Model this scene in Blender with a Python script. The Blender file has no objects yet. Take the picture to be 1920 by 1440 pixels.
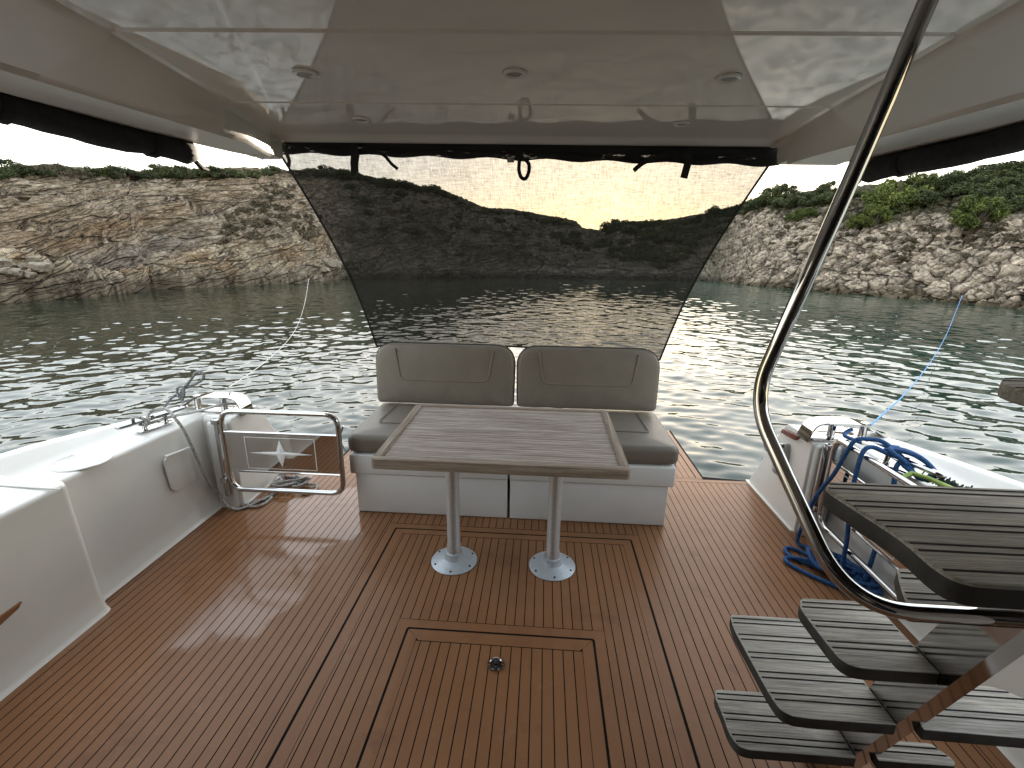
import bpy, bmesh, math, random
import numpy as np
from mathutils import Vector, Matrix
R = math.radians
random.seed(7)
rng = np.random.default_rng(11)
S = bpy.context.scene
col = S.collection

# ------------------------------------------------------------------ camera
F_PX, HC = 873.0, 1.62            # focal length in pixels of a 1920 wide picture, eye height above the deck
def _axes():
    y = np.array([61.0, 247.0, F_PX]); y /= np.linalg.norm(y)
    u = np.cross(y, [1, -.0142, 0]); u /= np.linalg.norm(u)
    if u[1] < 0: u = -u
    x = np.cross(u, y)
    if x[0] < 0: x = -x
    return np.array([x, y, u])
M3 = _axes(); CP = np.array([0, 0, HC])
def ray(px, py): return M3 @ np.array([px - 960.0, 720.0 - py, F_PX])
def onz(px, py, z): d = ray(px, py); return CP + d * (z - HC) / d[2]
def ony(px, py, y): d = ray(px, py); return CP + d * y / d[1]
def onx(px, py, x): d = ray(px, py); return CP + d * x / d[0]
def dep(px, py, t): return CP + ray(px, py) / F_PX * t
cam_d = bpy.data.cameras.new('camera'); cam = bpy.data.objects.new('camera', cam_d); col.objects.link(cam)
cam_d.sensor_width = 36; cam_d.lens = F_PX / 1920 * 36; cam_d.clip_start = .05; cam_d.clip_end = 3000
mw = Matrix.Identity(4)
for i in range(3):
    mw[i][0] = M3[i][0]; mw[i][1] = M3[i][1]; mw[i][2] = -M3[i][2]; mw[i][3] = CP[i]
cam.matrix_world = mw
S.camera = cam

# ------------------------------------------------------------------ sky, sun, exposure
SUN_AZ, SUN_EL = 6.6, 2.6
w = bpy.data.worlds.new('World'); S.world = w; w.use_nodes = True
nt = w.node_tree; nt.nodes.clear()
sky = nt.nodes.new('ShaderNodeTexSky'); sky.sky_type = 'NISHITA'; sky.sun_disc = False
sky.sun_elevation = R(SUN_EL); sky.sun_rotation = R(SUN_AZ); sky.air_density = 1.0; sky.dust_density = 1.6; sky.ozone_density = 1.2
hs = nt.nodes.new('ShaderNodeHueSaturation'); hs.inputs['Saturation'].default_value = 1.0
bg = nt.nodes.new('ShaderNodeBackground'); bg.inputs['Strength'].default_value = .15
wo = nt.nodes.new('ShaderNodeOutputWorld')
gm = nt.nodes.new('ShaderNodeGamma'); gm.inputs['Gamma'].default_value = .30
nt.links.new(sky.outputs[0], gm.inputs['Color']); nt.links.new(gm.outputs[0], hs.inputs['Color']); nt.links.new(hs.outputs[0], bg.inputs['Color']); nt.links.new(bg.outputs[0], wo.inputs[0])
ld = bpy.data.lights.new('sun', 'SUN'); ld.energy = 2.0; ld.angle = R(.5); ld.color = (1, .86, .68)
lo = bpy.data.objects.new('sun', ld); col.objects.link(lo)
sd = Vector((math.sin(R(SUN_AZ)) * math.cos(R(SUN_EL)), math.cos(R(SUN_AZ)) * math.cos(R(SUN_EL)), math.sin(R(SUN_EL))))
lo.rotation_euler = (-sd).to_track_quat('-Z', 'Y').to_euler()
S.view_settings.view_transform = 'Standard'; S.view_settings.look = 'None'; S.view_settings.gamma = 1
S.view_settings.exposure = 4.1
S.cycles.max_bounces = 10; S.cycles.diffuse_bounces = 4; S.cycles.glossy_bounces = 5; S.cycles.transparent_max_bounces = 12
S.cycles.use_denoising = True; S.cycles.caustics_reflective = False; S.cycles.caustics_refractive = False
S.cycles.sample_clamp_indirect = 8
try: S.cycles.denoiser = 'OPENIMAGEDENOISE'
except Exception: pass

# ------------------------------------------------------------------ materials
def mat(name): 
    m = bpy.data.materials.new(name); m.use_nodes = True
    n = m.node_tree; n.nodes.clear()
    o = n.nodes.new('ShaderNodeOutputMaterial'); p = n.nodes.new('ShaderNodeBsdfPrincipled')
    n.links.new(p.outputs[0], o.inputs[0])
    return m, n, p, o
def nd(n, t, **k):
    x = n.nodes.new(t)
    for a, v in k.items():
        if a.startswith('i_'): x.inputs[a[2:].replace('_', ' ')].default_value = v
        else: setattr(x, a, v)
    return x
def obj_noise(n, scale, detail=3, rough=.5, stretch=None, rot=None):
    tc = nd(n, 'ShaderNodeTexCoord'); t = nd(n, 'ShaderNodeTexNoise'); t.inputs['Scale'].default_value = scale
    t.inputs['Detail'].default_value = detail; t.inputs['Roughness'].default_value = rough
    if stretch:
        mp = nd(n, 'ShaderNodeMapping'); mp.inputs['Scale'].default_value = stretch
        if rot: mp.inputs['Rotation'].default_value = rot
        n.links.new(tc.outputs['Object'], mp.inputs[0]); n.links.new(mp.outputs[0], t.inputs[0])
    else: n.links.new(tc.outputs['Object'], t.inputs[0])
    return t.outputs['Fac']
def ramp(n, src, stops):
    r = nd(n, 'ShaderNodeValToRGB'); e = r.color_ramp.elements
    while len(e) < len(stops): e.new(.5)
    for k, (p, c) in enumerate(stops):
        e[k].position = p; e[k].color = (*c, 1) if len(c) == 3 else c
    n.links.new(src, r.inputs[0]); return r.outputs[0]
def mix(n, f, a, b, mode='MIX'):
    m = nd(n, 'ShaderNodeMix'); m.data_type = 'RGBA'; m.blend_type = mode
    for s, v in ((0, f), (6, a), (7, b)):
        if hasattr(v, 'links'): n.links.new(v, m.inputs[s])
        else: m.inputs[s].default_value = v if not isinstance(v, tuple) or len(v) == 4 else (*v, 1)
    return m.outputs[2]
def mth(n, op, a, b=0.0, c=None):
    m = nd(n, 'ShaderNodeMath', operation=op)
    for i, v in enumerate((a, b) if c is None else (a, b, c)):
        if hasattr(v, 'links'): n.links.new(v, m.inputs[i])
        else: m.inputs[i].default_value = v
    return m.outputs[0]
def bump(n, p, h, strength=.3, dist=.01):
    b = nd(n, 'ShaderNodeBump'); b.inputs['Strength'].default_value = strength; b.inputs['Distance'].default_value = dist
    n.links.new(h, b.inputs['Height']); n.links.new(b.outputs[0], p.inputs['Normal']); return b
def simple(name, c, rough=.5, metal=0, spec=.5, nscale=20, var=.12, bmp=0, bscale=80, coat=0, rvar=0):
    m, n, p, o = mat(name)
    f = obj_noise(n, nscale, 4, .6)
    c1 = tuple(max(0, v * (1 - var)) for v in c); c2 = tuple(min(1, v * (1 + var)) for v in c)
    n.links.new(ramp(n, f, [(.3, c1), (.7, c2)]), p.inputs['Base Color'])
    p.inputs['Roughness'].default_value = rough; p.inputs['Metallic'].default_value = metal
    p.inputs['Specular IOR Level'].default_value = spec
    if coat: p.inputs['Coat Weight'].default_value = coat; p.inputs['Coat Roughness'].default_value = .05
    if rvar:
        f2 = obj_noise(n, nscale * .4, 3, .6)
        n.links.new(mth(n, 'MULTIPLY_ADD', f2, rvar, rough - rvar * .5), p.inputs['Roughness'])
    if bmp: bump(n, p, obj_noise(n, bscale, 4, .6), bmp, .002)
    return m
MT = {}
MT['gelcoat'] = simple('gelcoat', (.74, .725, .69), .24, nscale=3, var=.035, bmp=.04, bscale=9, rvar=.12)
MT['bench_white'] = simple('bench_white', (.66, .645, .63), .42, nscale=5, var=.03, bmp=.03, bscale=40)
m, n, p, o = mat('roof_gelcoat'); MT['roof'] = m
p.inputs['Roughness'].default_value = .045
n.links.new(ramp(n, obj_noise(n, 2.2, 4, .6), [(.3, (.77, .75, .70)), (.7, (.82, .80, .75))]), p.inputs['Base Color'])
p.inputs['IOR'].default_value = 1.62
bump(n, p, obj_noise(n, 3.0, 2, .5), .02, .006)
MT['roof_satin'] = simple('roof_satin', (.78, .76, .71), .30, nscale=3, var=.03, rvar=.08)
MT['steel'] = simple('polished_steel', (.50, .49, .48), .05, 1, nscale=6, var=.06, bmp=.02, bscale=12, rvar=.06)
MT['steel_mirror'] = simple('mirror_steel', (.66, .64, .62), .03, 1, nscale=4, var=.03)
MT['stringer'] = simple('stringer_steel', (.52, .51, .50), .09, 1, nscale=4, var=.08, bmp=.06, bscale=7)
MT['alu'] = simple('anodised_aluminium', (.60, .61, .62), .42, .85, nscale=60, var=.06, bmp=.05, bscale=400)
MT['alu_base'] = simple('painted_aluminium', (.52, .56, .60), .45, .35, nscale=60, var=.08, bmp=.08, bscale=500)
MT['black'] = simple('black_webbing', (.012, .012, .012), .8, nscale=60, var=.3)
MT['curtain'] = simple('rolled_black_cloth', (.016, .016, .017), .75, nscale=30, var=.4, bmp=.5, bscale=35)
MT['rubber'] = simple('caulk', (.010, .008, .007), .9, spec=.15)
MT['dark'] = simple('dark_gap', (.01, .01, .01), .7)
MT['silverlogo'] = simple('logo_silver', (.93, .93, .91), .4, 0)
MT['red_lens'] = simple('red_lens', (.16, .035, .03), .15, nscale=20, var=.3)
MT['grey_plastic'] = simple('grey_plastic', (.36, .35, .33), .35)
MT['lens'] = simple('frosted_lens', (.22, .21, .19), .3)
MT['green_plastic'] = simple('green_plastic', (.30, .42, .10), .45)
MT['bristle'] = simple('dark_bristle', (.03, .05, .035), .9, nscale=120, var=.5)
MT['glass_dark'] = simple('dark_door_glass', (.02, .02, .022), .05)
m, n, p, o = mat('vinyl'); MT['vinyl'] = m
n.links.new(ramp(n, obj_noise(n, 7, 4, .6), [(.3, (.150, .126, .103)), (.7, (.178, .150, .122))]), p.inputs['Base Color'])
p.inputs['Roughness'].default_value = .48
t = nd(n, 'ShaderNodeTexVoronoi'); t.inputs['Scale'].default_value = 420; tc = nd(n, 'ShaderNodeTexCoord'); n.links.new(tc.outputs['Object'], t.inputs[0])
h = mth(n, 'ADD', mth(n, 'MULTIPLY', t.outputs['Distance'], .12), obj_noise(n, 9, 3, .5)); bump(n, p, h, .12, .01)

def wood(name, a, b, c, axis='x', rough=.75, grain=1.0, bm_=.5):
    m, n, p, o = mat(name)
    st = {'x': (2.2, 60, 60), 'y': (60, 2.2, 60), 'z': (60, 60, 2.2)}[axis]
    f = obj_noise(n, 1.6 * grain, 6, .7, st); f2 = obj_noise(n, 6, 4, .6); f3 = obj_noise(n, 4.0 * grain, 5, .75, st)
    cc = mix(n, f, a, b)
    cr = ramp(n, f, [(.36, a), (.5, b), (.64, c)])
    cc = mix(n, mth(n, 'MULTIPLY', f2, .55), cr, tuple(v * .62 for v in b))
    cc = mix(n, ramp(n, f3, [(.52, (0, 0, 0)), (.66, (.55, .55, .55))]), cc, tuple(v * .4 for v in a))
    n.links.new(cc, p.inputs['Base Color']); p.inputs['Roughness'].default_value = rough
    p.inputs['Specular IOR Level'].default_value = .35
    bump(n, p, mth(n, 'ADD', f, mth(n, 'MULTIPLY', f3, .8)), bm_, .004)
    return m
MT['table'] = wood('weathered_table_teak', (.25, .195, .168), (.46, .385, .345), (.66, .585, .54), 'x', grain=.8)
MT['table_rim'] = wood('table_rim_teak', (.22, .165, .125), (.36, .29, .235), (.50, .43, .36), 'x', grain=.6)
MT['table_rim_y'] = wood('table_rim_teak_y', (.22, .165, .125), (.36, .29, .235), (.50, .43, .36), 'y', grain=.6)
MT['tread'] = wood('weathered_grey_teak', (.225, .208, .184), (.41, .385, .348), (.60, .57, .525), 'x', grain=1.3)

MT['tread_edge'] = simple('shaded_tread_edge', (.035, .033, .031), .7, nscale=14, var=.5, bmp=.2, bscale=60)  # shade on the tread sides put into their colour
# deck: synthetic teak with scuffs, smudges and wet patches
m, n, p, o = mat('synthetic_teak'); MT['deck'] = m
tc = nd(n, 'ShaderNodeTexCoord'); sx = nd(n, 'ShaderNodeSeparateXYZ'); n.links.new(tc.outputs['Object'], sx.inputs[0])
f = obj_noise(n, 1.3, 5, .65); f2 = obj_noise(n, 120, 3, .7, (6, .6, 1))
idx = mth(n, 'FLOOR', mth(n, 'DIVIDE', sx.outputs['X'], .0436)); wn = nd(n, 'ShaderNodeTexWhiteNoise', noise_dimensions='1D'); n.links.new(idx, wn.inputs['W'])
c = ramp(n, f, [(.30, (.212, .098, .044)), (.5, (.256, .121, .056)), (.72, (.305, .148, .071))])
c = mix(n, mth(n, 'MULTIPLY', f2, .35), c, (.12, .055, .03))
c = mix(n, mth(n, 'MULTIPLY', wn.outputs[0], .22), c, (.30, .15, .075))
f5 = obj_noise(n, 3.1, 5, .7)
c = mix(n, ramp(n, f5, [(.56, (0, 0, 0)), (.70, (.4, .4, .4))]), c, (.11, .052, .030))
sm = obj_noise(n, 5.5, 6, .75)
c = mix(n, ramp(n, sm, [(.60, (0, 0, 0)), (.74, (.35, .35, .35))]), c, (.34, .22, .15))
n.links.new(c, p.inputs['Base Color'])
# wet film: a puddled area on the port side of the deck
def blob(cx, cy, rx, ry):
    a = mth(n, 'DIVIDE', mth(n, 'SUBTRACT', sx.outputs['X'], cx), rx); b = mth(n, 'DIVIDE', mth(n, 'SUBTRACT', sx.outputs['Y'], cy), ry)
    return mth(n, 'SUBTRACT', 1.0, mth(n, 'ADD', mth(n, 'MULTIPLY', a, a), mth(n, 'MULTIPLY', b, b)))
wv = mth(n, 'MAXIMUM', mth(n, 'MAXIMUM', blob(-1.36, 2.48, .33, .42), blob(-1.45, 1.82, .36, .36)), blob(-1.75, 2.1, .3, .9))
wv = mth(n, 'ADD', wv, mth(n, 'MULTIPLY', mth(n, 'SUBTRACT', obj_noise(n, 2.6, 4, .6), .5), 2.2))
wet = nd(n, 'ShaderNodeClamp'); n.links.new(mth(n, 'MULTIPLY', wv, 5.0), wet.inputs[0])
n.links.new(mth(n, 'SUBTRACT', mth(n, 'MULTIPLY_ADD', f5, .10, .29), mth(n, 'MULTIPLY', wet.outputs[0], .22)), p.inputs['Roughness'])
n.links.new(mth(n, 'MULTIPLY_ADD', wet.outputs[0], .34, .20), p.inputs['Specular IOR Level'])
bump(n, p, mth(n, 'MULTIPLY', f2, mth(n, 'SUBTRACT', 1.0, mth(n, 'MULTIPLY', wet.outputs[0], .8))), .12, .002)

# rope materials
def rope_mat(name, a, b):
    m, n, p, o = mat(name)
    f = obj_noise(n, 190, 2, .5)
    n.links.new(ramp(n, f, [(.44, a), (.54, b)]), p.inputs['Base Color']); p.inputs['Roughness'].default_value = .85
    bump(n, p, f, .6, .003); return m
MT['rope_grey'] = rope_mat('grey_rope', (.13, .13, .14), (.52, .50, .46))
MT['rope_dark'] = rope_mat('dark_grey_rope', (.06, .06, .07), (.26, .26, .27))
MT['rope_white'] = rope_mat('white_rope', (.45, .44, .42), (.75, .74, .70))
MT['rope_blue'] = rope_mat('blue_rope', (.008, .035, .12), (.025, .11, .30))
MT['rope_light_blue'] = rope_mat('light_blue_rope', (.08, .22, .50), (.20, .42, .75))

# sun shade: fine black mesh cloth
m, n, p, o = mat('mesh_cloth'); MT['shade'] = m
tr = nd(n, 'ShaderNodeBsdfTransparent'); ms = nd(n, 'ShaderNodeMixShader')
p.inputs['Base Color'].default_value = (.018, .018, .017, 1); p.inputs['Roughness'].default_value = .8
wa = obj_noise(n, 26, 3, .8, (9.0, 1, .7)); wb = obj_noise(n, 26, 3, .8, (.7, 1, 9.0)); wc = obj_noise(n, 3, 3, .6)
s_ = mth(n, 'ADD', mth(n, 'MULTIPLY', mth(n, 'SUBTRACT', wa, .5), .62), mth(n, 'MULTIPLY', mth(n, 'SUBTRACT', wb, .5), .62))
s_ = mth(n, 'ADD', s_, mth(n, 'MULTIPLY', mth(n, 'SUBTRACT', wc, .5), .10))
cl = nd(n, 'ShaderNodeClamp'); cl.inputs['Min'].default_value = .08; cl.inputs['Max'].default_value = .9
n.links.new(mth(n, 'ADD', mth(n, 'MULTIPLY', s_, .50), .185), cl.inputs[0])
n.links.new(cl.outputs[0], ms.inputs[0]); n.links.new(p.outputs[0], ms.inputs[1]); n.links.new(tr.outputs[0], ms.inputs[2]); n.links.new(ms.outputs[0], o.inputs[0])
m, n, p, o = mat('folded_mesh'); MT['shade_roll'] = m
tr = nd(n, 'ShaderNodeBsdfTransparent'); ms = nd(n, 'ShaderNodeMixShader')
p.inputs['Base Color'].default_value = (.010, .010, .010, 1); p.inputs['Roughness'].default_value = .85
n.links.new(ramp(n, obj_noise(n, 9, 5, .75, (1.2, 1, 8)), [(.60, (0, 0, 0)), (.72, (.55, .55, .55))]), ms.inputs[0])
n.links.new(p.outputs[0], ms.inputs[1]); n.links.new(tr.outputs[0], ms.inputs[2]); n.links.new(ms.outputs[0], o.inputs[0])

# sea
m, n, p, o = mat('sea_water'); MT['sea'] = m
tc = nd(n, 'ShaderNodeTexCoord')
fz = obj_noise(n, .09, 3, .5); f4 = obj_noise(n, .35, 3, .6)
sx = nd(n, 'ShaderNodeSeparateXYZ'); n.links.new(tc.outputs['Object'], sx.inputs[0])
c = ramp(n, fz, [(.38, (.010, .028, .021)), (.62, (.024, .056, .041))])
xr = nd(n, 'ShaderNodeMapRange'); xr.inputs['From Min'].default_value = -6; xr.inputs['From Max'].default_value = 10; n.links.new(sx.outputs['X'], xr.inputs[0])
c = mix(n, xr.outputs[0], (.010, .017, .010), c)
n.links.new(c, p.inputs['Base Color'])
p.inputs['Roughness'].default_value = .03; p.inputs['IOR'].default_value = 1.42
h = mth(n, 'ADD', mth(n, 'MULTIPLY', obj_noise(n, 7.0, 2, .5), .42), mth(n, 'MULTIPLY', obj_noise(n, 2.6, 2, .5), 1.0))
bump(n, p, h, .22, .030)

def attr_rock(name):
    m, n, p, o = mat(name)
    a = nd(n, 'ShaderNodeVertexColor', layer_name='Col')
    f = obj_noise(n, 5, 6, .7); f2 = obj_noise(n, 1.2, 5, .65)
    c = mix(n, ramp(n, f, [(.35, (.25, .25, .25)), (.65, (.75, .75, .75))]), a.outputs[0], a.outputs[0])
    c = mix(n, 1.0, a.outputs[0], ramp(n, f, [(.30, (.62, .62, .62)), (.5, (1, 1, 1)), (.72, (1.35, 1.32, 1.25))]), 'MULTIPLY')
    c = mix(n, 1.0, c, ramp(n, f2, [(.32, (.72, .70, .70)), (.66, (1.2, 1.2, 1.2))]), 'MULTIPLY')
    tc = nd(n, 'ShaderNodeTexCoord'); dn = nd(n, 'ShaderNodeTexNoise'); dn.inputs['Scale'].default_value = 1.1; dn.inputs['Detail'].default_value = 4
    n.links.new(tc.outputs['Object'], dn.inputs[0]); vm = nd(n, 'ShaderNodeVectorMath', operation='MULTIPLY_ADD'); n.links.new(dn.outputs['Color'], vm.inputs[0]); vm.inputs[1].default_value = (.22, .22, .12); n.links.new(tc.outputs['Object'], vm.inputs[2])
    sp_ = nd(n, 'ShaderNodeSeparateXYZ'); n.links.new(vm.outputs[0], sp_.inputs[0]); mp = nd(n, 'ShaderNodeCombineXYZ')
    n.links.new(mth(n, 'MULTIPLY', sp_.outputs['X'], .5), mp.inputs[0]); n.links.new(mth(n, 'MULTIPLY', sp_.outputs['Y'], .5), mp.inputs[1])
    n.links.new(mth(n, 'MULTIPLY', mth(n, 'MULTIPLY_ADD', sp_.outputs['Y'], -.30, sp_.outputs['Z']), mth(n, 'MULTIPLY_ADD', a.outputs['Alpha'], 1.5, 1.5)), mp.inputs[2])
    h = mth(n, 'MULTIPLY', f, .35)
    for sc, wd, dk_, hh in ((.55, .026, .55, 1.2), (1.7, .045, .84, .40)):
        vo = nd(n, 'ShaderNodeTexVoronoi', feature='DISTANCE_TO_EDGE'); vo.inputs['Scale'].default_value = sc; n.links.new(mp.outputs[0], vo.inputs[0])
        rr_m = ramp(n, vo.outputs['Distance'], [(0, (dk_, dk_, dk_)), (wd, (1, 1, 1))]); c = mix(n, 1.0, c, rr_m, 'MULTIPLY')  # crack shade multiplied into the rock colour
        mr = nd(n, 'ShaderNodeMapRange'); mr.inputs['From Max'].default_value = wd * 1.8; n.links.new(vo.outputs['Distance'], mr.inputs[0]); h = mth(n, 'ADD', h, mth(n, 'MULTIPLY', mr.outputs[0], hh))
    n.links.new(c, p.inputs['Base Color']); p.inputs['Roughness'].default_value = .9; p.inputs['Specular IOR Level'].default_value = .2
    bump(n, p, mth(n, 'ADD', h, mth(n, 'MULTIPLY', obj_noise(n, 16, 4, .7), .25)), 1.0, .16)
    return m
MT['hill'] = attr_rock('hill_rock')
MT['rock'] = simple('pale_limestone', (.22, .185, .145), .9, nscale=3, var=.35, bmp=1.0, bscale=8, spec=.2)
def leaf(name, a, b, c):
    m, n, p, o = mat(name)
    oi = nd(n, 'ShaderNodeObjectInfo'); f = obj_noise(n, 2.6, 3, .6)
    cc = ramp(n, f, [(.35, a), (.52, b), (.68, c)])
    cc = mix(n, 1.0, cc, ramp(n, oi.outputs['Random'], [(0, (.78, .80, .78)), (1, (1.25, 1.2, 1.15))]), 'MULTIPLY')
    n.links.new(cc, p.inputs['Base Color']); p.inputs['Roughness'].default_value = .7; p.inputs['Specular IOR Level'].default_value = .25
    return m
MT['leaf_dark'] = leaf('dark_green_leaves', (.028, .036, .015), (.062, .074, .030), (.115, .125, .052))
MT['leaf_bright'] = leaf('bright_green_needles', (.045, .062, .014), (.095, .118, .026), (.17, .19, .055))
MT['leaf_grey'] = leaf('grey_heath_twigs', (.070, .055, .035), (.105, .085, .055), (.150, .124, .083))
MT['bark'] = simple('bark', (.07, .055, .04), .95, nscale=12, var=.3, bmp=.6, bscale=30)

# ------------------------------------------------------------------ mesh helpers
class MB:
    def __init__(s): s.v = []; s.f = []; s.m = []; s.cm = 0
    def add(s, vs, fs):
        k = len(s.v); s.v += [tuple(map(float, v)) for v in vs]; s.f += [tuple(i + k for i in f) for f in fs]; s.m += [s.cm] * len(fs)
    def box(s, x0, x1, y0, y1, z0, z1, bev=0, seg=2, rot=None, taper=None):
        bm = bmesh.new(); bmesh.ops.create_cube(bm, size=1)
        for v in bm.verts:
            v.co = Vector(((x0 + x1) / 2 + v.co.x * (x1 - x0), (y0 + y1) / 2 + v.co.y * (y1 - y0), (z0 + z1) / 2 + v.co.z * (z1 - z0)))
        if bev: bmesh.ops.bevel(bm, geom=list(bm.edges), offset=bev, segments=seg, profile=.5, affect='EDGES', clamp_overlap=True)
        s._take(bm, rot)
    def _take(s, bm, rot=None):
        if rot is not None: bmesh.ops.transform(bm, matrix=rot, verts=bm.verts)
        bm.verts.index_update()
        s.add([v.co[:] for v in bm.verts], [[v.index for v in f.verts] for f in bm.faces]); bm.free()
    def prism(s, poly, h0, h1, axis='z', bev=0, seg=3, bev_edges='caps'):
        """extrude a 2D outline along an axis; axis z: (x,y), y: (x,z), x: (y,z)"""
        bm = bmesh.new()
        def P(a, b, h): return {'z': (a, b, h), 'y': (a, h, b), 'x': (h, a, b)}[axis]
        A = [bm.verts.new(P(a, b, h0)) for a, b in poly]; B = [bm.verts.new(P(a, b, h1)) for a, b in poly]
        k = len(poly); fa = bm.faces.new(A); fb = bm.faces.new(B)
        for i in range(k): bm.faces.new((A[i], A[(i + 1) % k], B[(i + 1) % k], B[i]))
        bmesh.ops.recalc_face_normals(bm, faces=bm.faces)
        if bev:
            es = list(set(list(fa.edges) + list(fb.edges))) if bev_edges == 'caps' else list(bm.edges)
            bmesh.ops.bevel(bm, geom=es, offset=bev, segments=seg, profile=.5, affect='EDGES', clamp_overlap=True)
        s._take(bm)
    def tube(s, pts, r, n=12, closed=False, caps=True, sm=0):
        P = [Vector(p) for p in pts]
        if sm: P = smooth(P, sm, closed)
        N = len(P); rr = r if hasattr(r, '__len__') else [r] * N
        T = []
        for i in range(N):
            a = P[(i - 1) % N] if (i > 0 or closed) else P[i]; b = P[(i + 1) % N] if (i < N - 1 or closed) else P[i]
            t = (b - a); T.append(t.normalized() if t.length > 1e-9 else Vector((0, 0, 1)))
        up = Vector((0, 0, 1)) if abs(T[0].z) < .9 else Vector((1, 0, 0))
        nrm = (up - T[0] * up.dot(T[0])).normalized(); vs = []
        for i in range(N):
            nrm = nrm - T[i] * nrm.dot(T[i])
            nrm = nrm.normalized() if nrm.length > 1e-6 else Vector((1, 0, 0))
            bn = T[i].cross(nrm)
            for k in range(n):
                a = 2 * math.pi * k / n; vs.append(P[i] + (nrm * math.cos(a) + bn * math.sin(a)) * rr[min(i, len(rr) - 1)])
        fs = []
        for i in range(N if closed else N - 1):
            j = (i + 1) % N
            for k in range(n):
                l = (k + 1) % n; fs.append((i * n + k, i * n + l, j * n + l, j * n + k))
        if caps and not closed: fs += [tuple(range(n))[::-1], tuple((N - 1) * n + k for k in range(n))]
        s.add(vs, fs)
    def lathe(s, prof, c=(0, 0, 0), n=32, axis='z', ellipse=(1, 1)):
        vs = []; fs = []
        for r, h in prof:
            for k in range(n):
                a = 2 * math.pi * k / n; x, y = r * math.cos(a) * ellipse[0], r * math.sin(a) * ellipse[1]
                vs.append({'z': (c[0] + x, c[1] + y, c[2] + h), 'y': (c[0] + x, c[1] + h, c[2] + y), 'x': (c[0] + h, c[1] + x, c[2] + y)}[axis])
        for i in range(len(prof) - 1):
            for k in range(n):
                l = (k + 1) % n; fs.append((i * n + k, i * n + l, (i + 1) * n + l, (i + 1) * n + k))
        fs += [tuple(range(n))[::-1], tuple((len(prof) - 1) * n + k for k in range(n))]
        s.add(vs, fs)
    def loft(s, secs, close=False, wrap=False):
        k = len(secs[0]); vs = [p for q in secs for p in q]; fs = []
        for i in range(len(secs) - 1):
            for j in range(k if close or wrap else k - 1):
                l = (j + 1) % k; fs.append((i * k + j, i * k + l, (i + 1) * k + l, (i + 1) * k + j))
        s.add(vs, fs)
        if close: s.add(secs[0], [tuple(range(k))[::-1]]); s.add(secs[-1], [tuple(range(k))])
    def quad(s, x0, x1, y0, y1, z): s.add([(x0, y0, z), (x1, y0, z), (x1, y1, z), (x0, y1, z)], [(0, 1, 2, 3)])
    def poly(s, pts, z=None): s.add([(p[0], p[1], z) if z is not None else p for p in pts], [tuple(range(len(pts)))])
    def build(s, name, mats, smooth_angle=35, origin=None, recalc=True):
        me = bpy.data.meshes.new(name)
        o_ = origin if origin is not None else (0, 0, 0)
        me.from_pydata([(a - o_[0], b - o_[1], c - o_[2]) for a, b, c in s.v], [], s.f)
        mats = mats if isinstance(mats, (list, tuple)) else [mats]
        for q in mats: me.materials.append(q)
        if len(mats) > 1: me.polygons.foreach_set('material_index', s.m)
        if recalc:
            bm = bmesh.new(); bm.from_mesh(me); bmesh.ops.remove_doubles(bm, verts=bm.verts, dist=1e-5); bmesh.ops.recalc_face_normals(bm, faces=bm.faces); bm.to_mesh(me); bm.free()
        if smooth_angle:
            me.shade_smooth(); me.set_sharp_from_angle(angle=R(smooth_angle))
        ob = bpy.data.objects.new(name, me); ob.location = o_; col.objects.link(ob)
        return ob
def smooth(P, k, closed=False):
    out = []; N = len(P)
    for i in range(N if closed else N - 1):
        g = lambda q: P[q % N] if closed else P[max(0, min(N - 1, q))]
        p0, p1, p2, p3 = g(i - 1), g(i), g(i + 1), g(i + 2)
        for t in range(k):
            u = t / k
            out.append(.5 * ((2 * p1) + (p2 - p0) * u + (2 * p0 - 5 * p1 + 4 * p2 - p3) * u * u + (3 * p1 - p0 - 3 * p2 + p3) * u ** 3))
    if not closed: out.append(P[-1])
    return out
def fillet(P, r, k=6, closed=False):
    """round the corners of a 3D polyline"""
    P = [Vector(p) for p in P]; N = len(P); out = []
    for i in range(N):
        if not closed and i in (0, N - 1): out.append(P[i]); continue
        a, b, c = P[i - 1], P[i], P[(i + 1) % N]; rr = r[i] if hasattr(r, '__len__') else r
        d1 = (a - b); d2 = (c - b); l = min(rr, d1.length * .49, d2.length * .49)
        if l < 1e-6: out.append(b); continue
        p1 = b + d1.normalized() * l; p2 = b + d2.normalized() * l
        for t in range(k + 1):
            u = t / k; out.append(p1 * (1 - u) ** 2 + b * 2 * u * (1 - u) + p2 * u * u)
    return out
def rrect(x0, x1, y0, y1, r, k=6):
    rs = r if hasattr(r, '__len__') else [r] * 4
    return [(p.x, p.y) for p in fillet([(x0, y0, 0), (x1, y0, 0), (x1, y1, 0), (x0, y1, 0)], rs, k, True)]
def fil2(pts, r, k=5): return [(p.x, p.y) for p in fillet([(a, b, 0) for a, b in pts], r, k, True)]
def tag(o, label, cat, group=None, kind=None):
    if label: o['label'] = label
    if cat: o['category'] = cat
    if group: o['group'] = group
    if kind: o['kind'] = kind
    return o
def thing(name, label, cat, loc=(0, 0, 0), group=None):
    o = bpy.data.objects.new(name, None); o.location = loc; o.empty_display_size = .1; col.objects.link(o)
    return tag(o, label, cat, group)
def child(parent, mb, name, mats, **k):
    """part or sub-part; all meshes are written in world coordinates"""
    ob = mb.build(name, mats, **k); ob.parent = parent
    ob.matrix_parent_inverse = Matrix.Identity(4) if parent.parent is not None else Matrix.Translation(-Vector(parent.location))
    return ob

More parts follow.
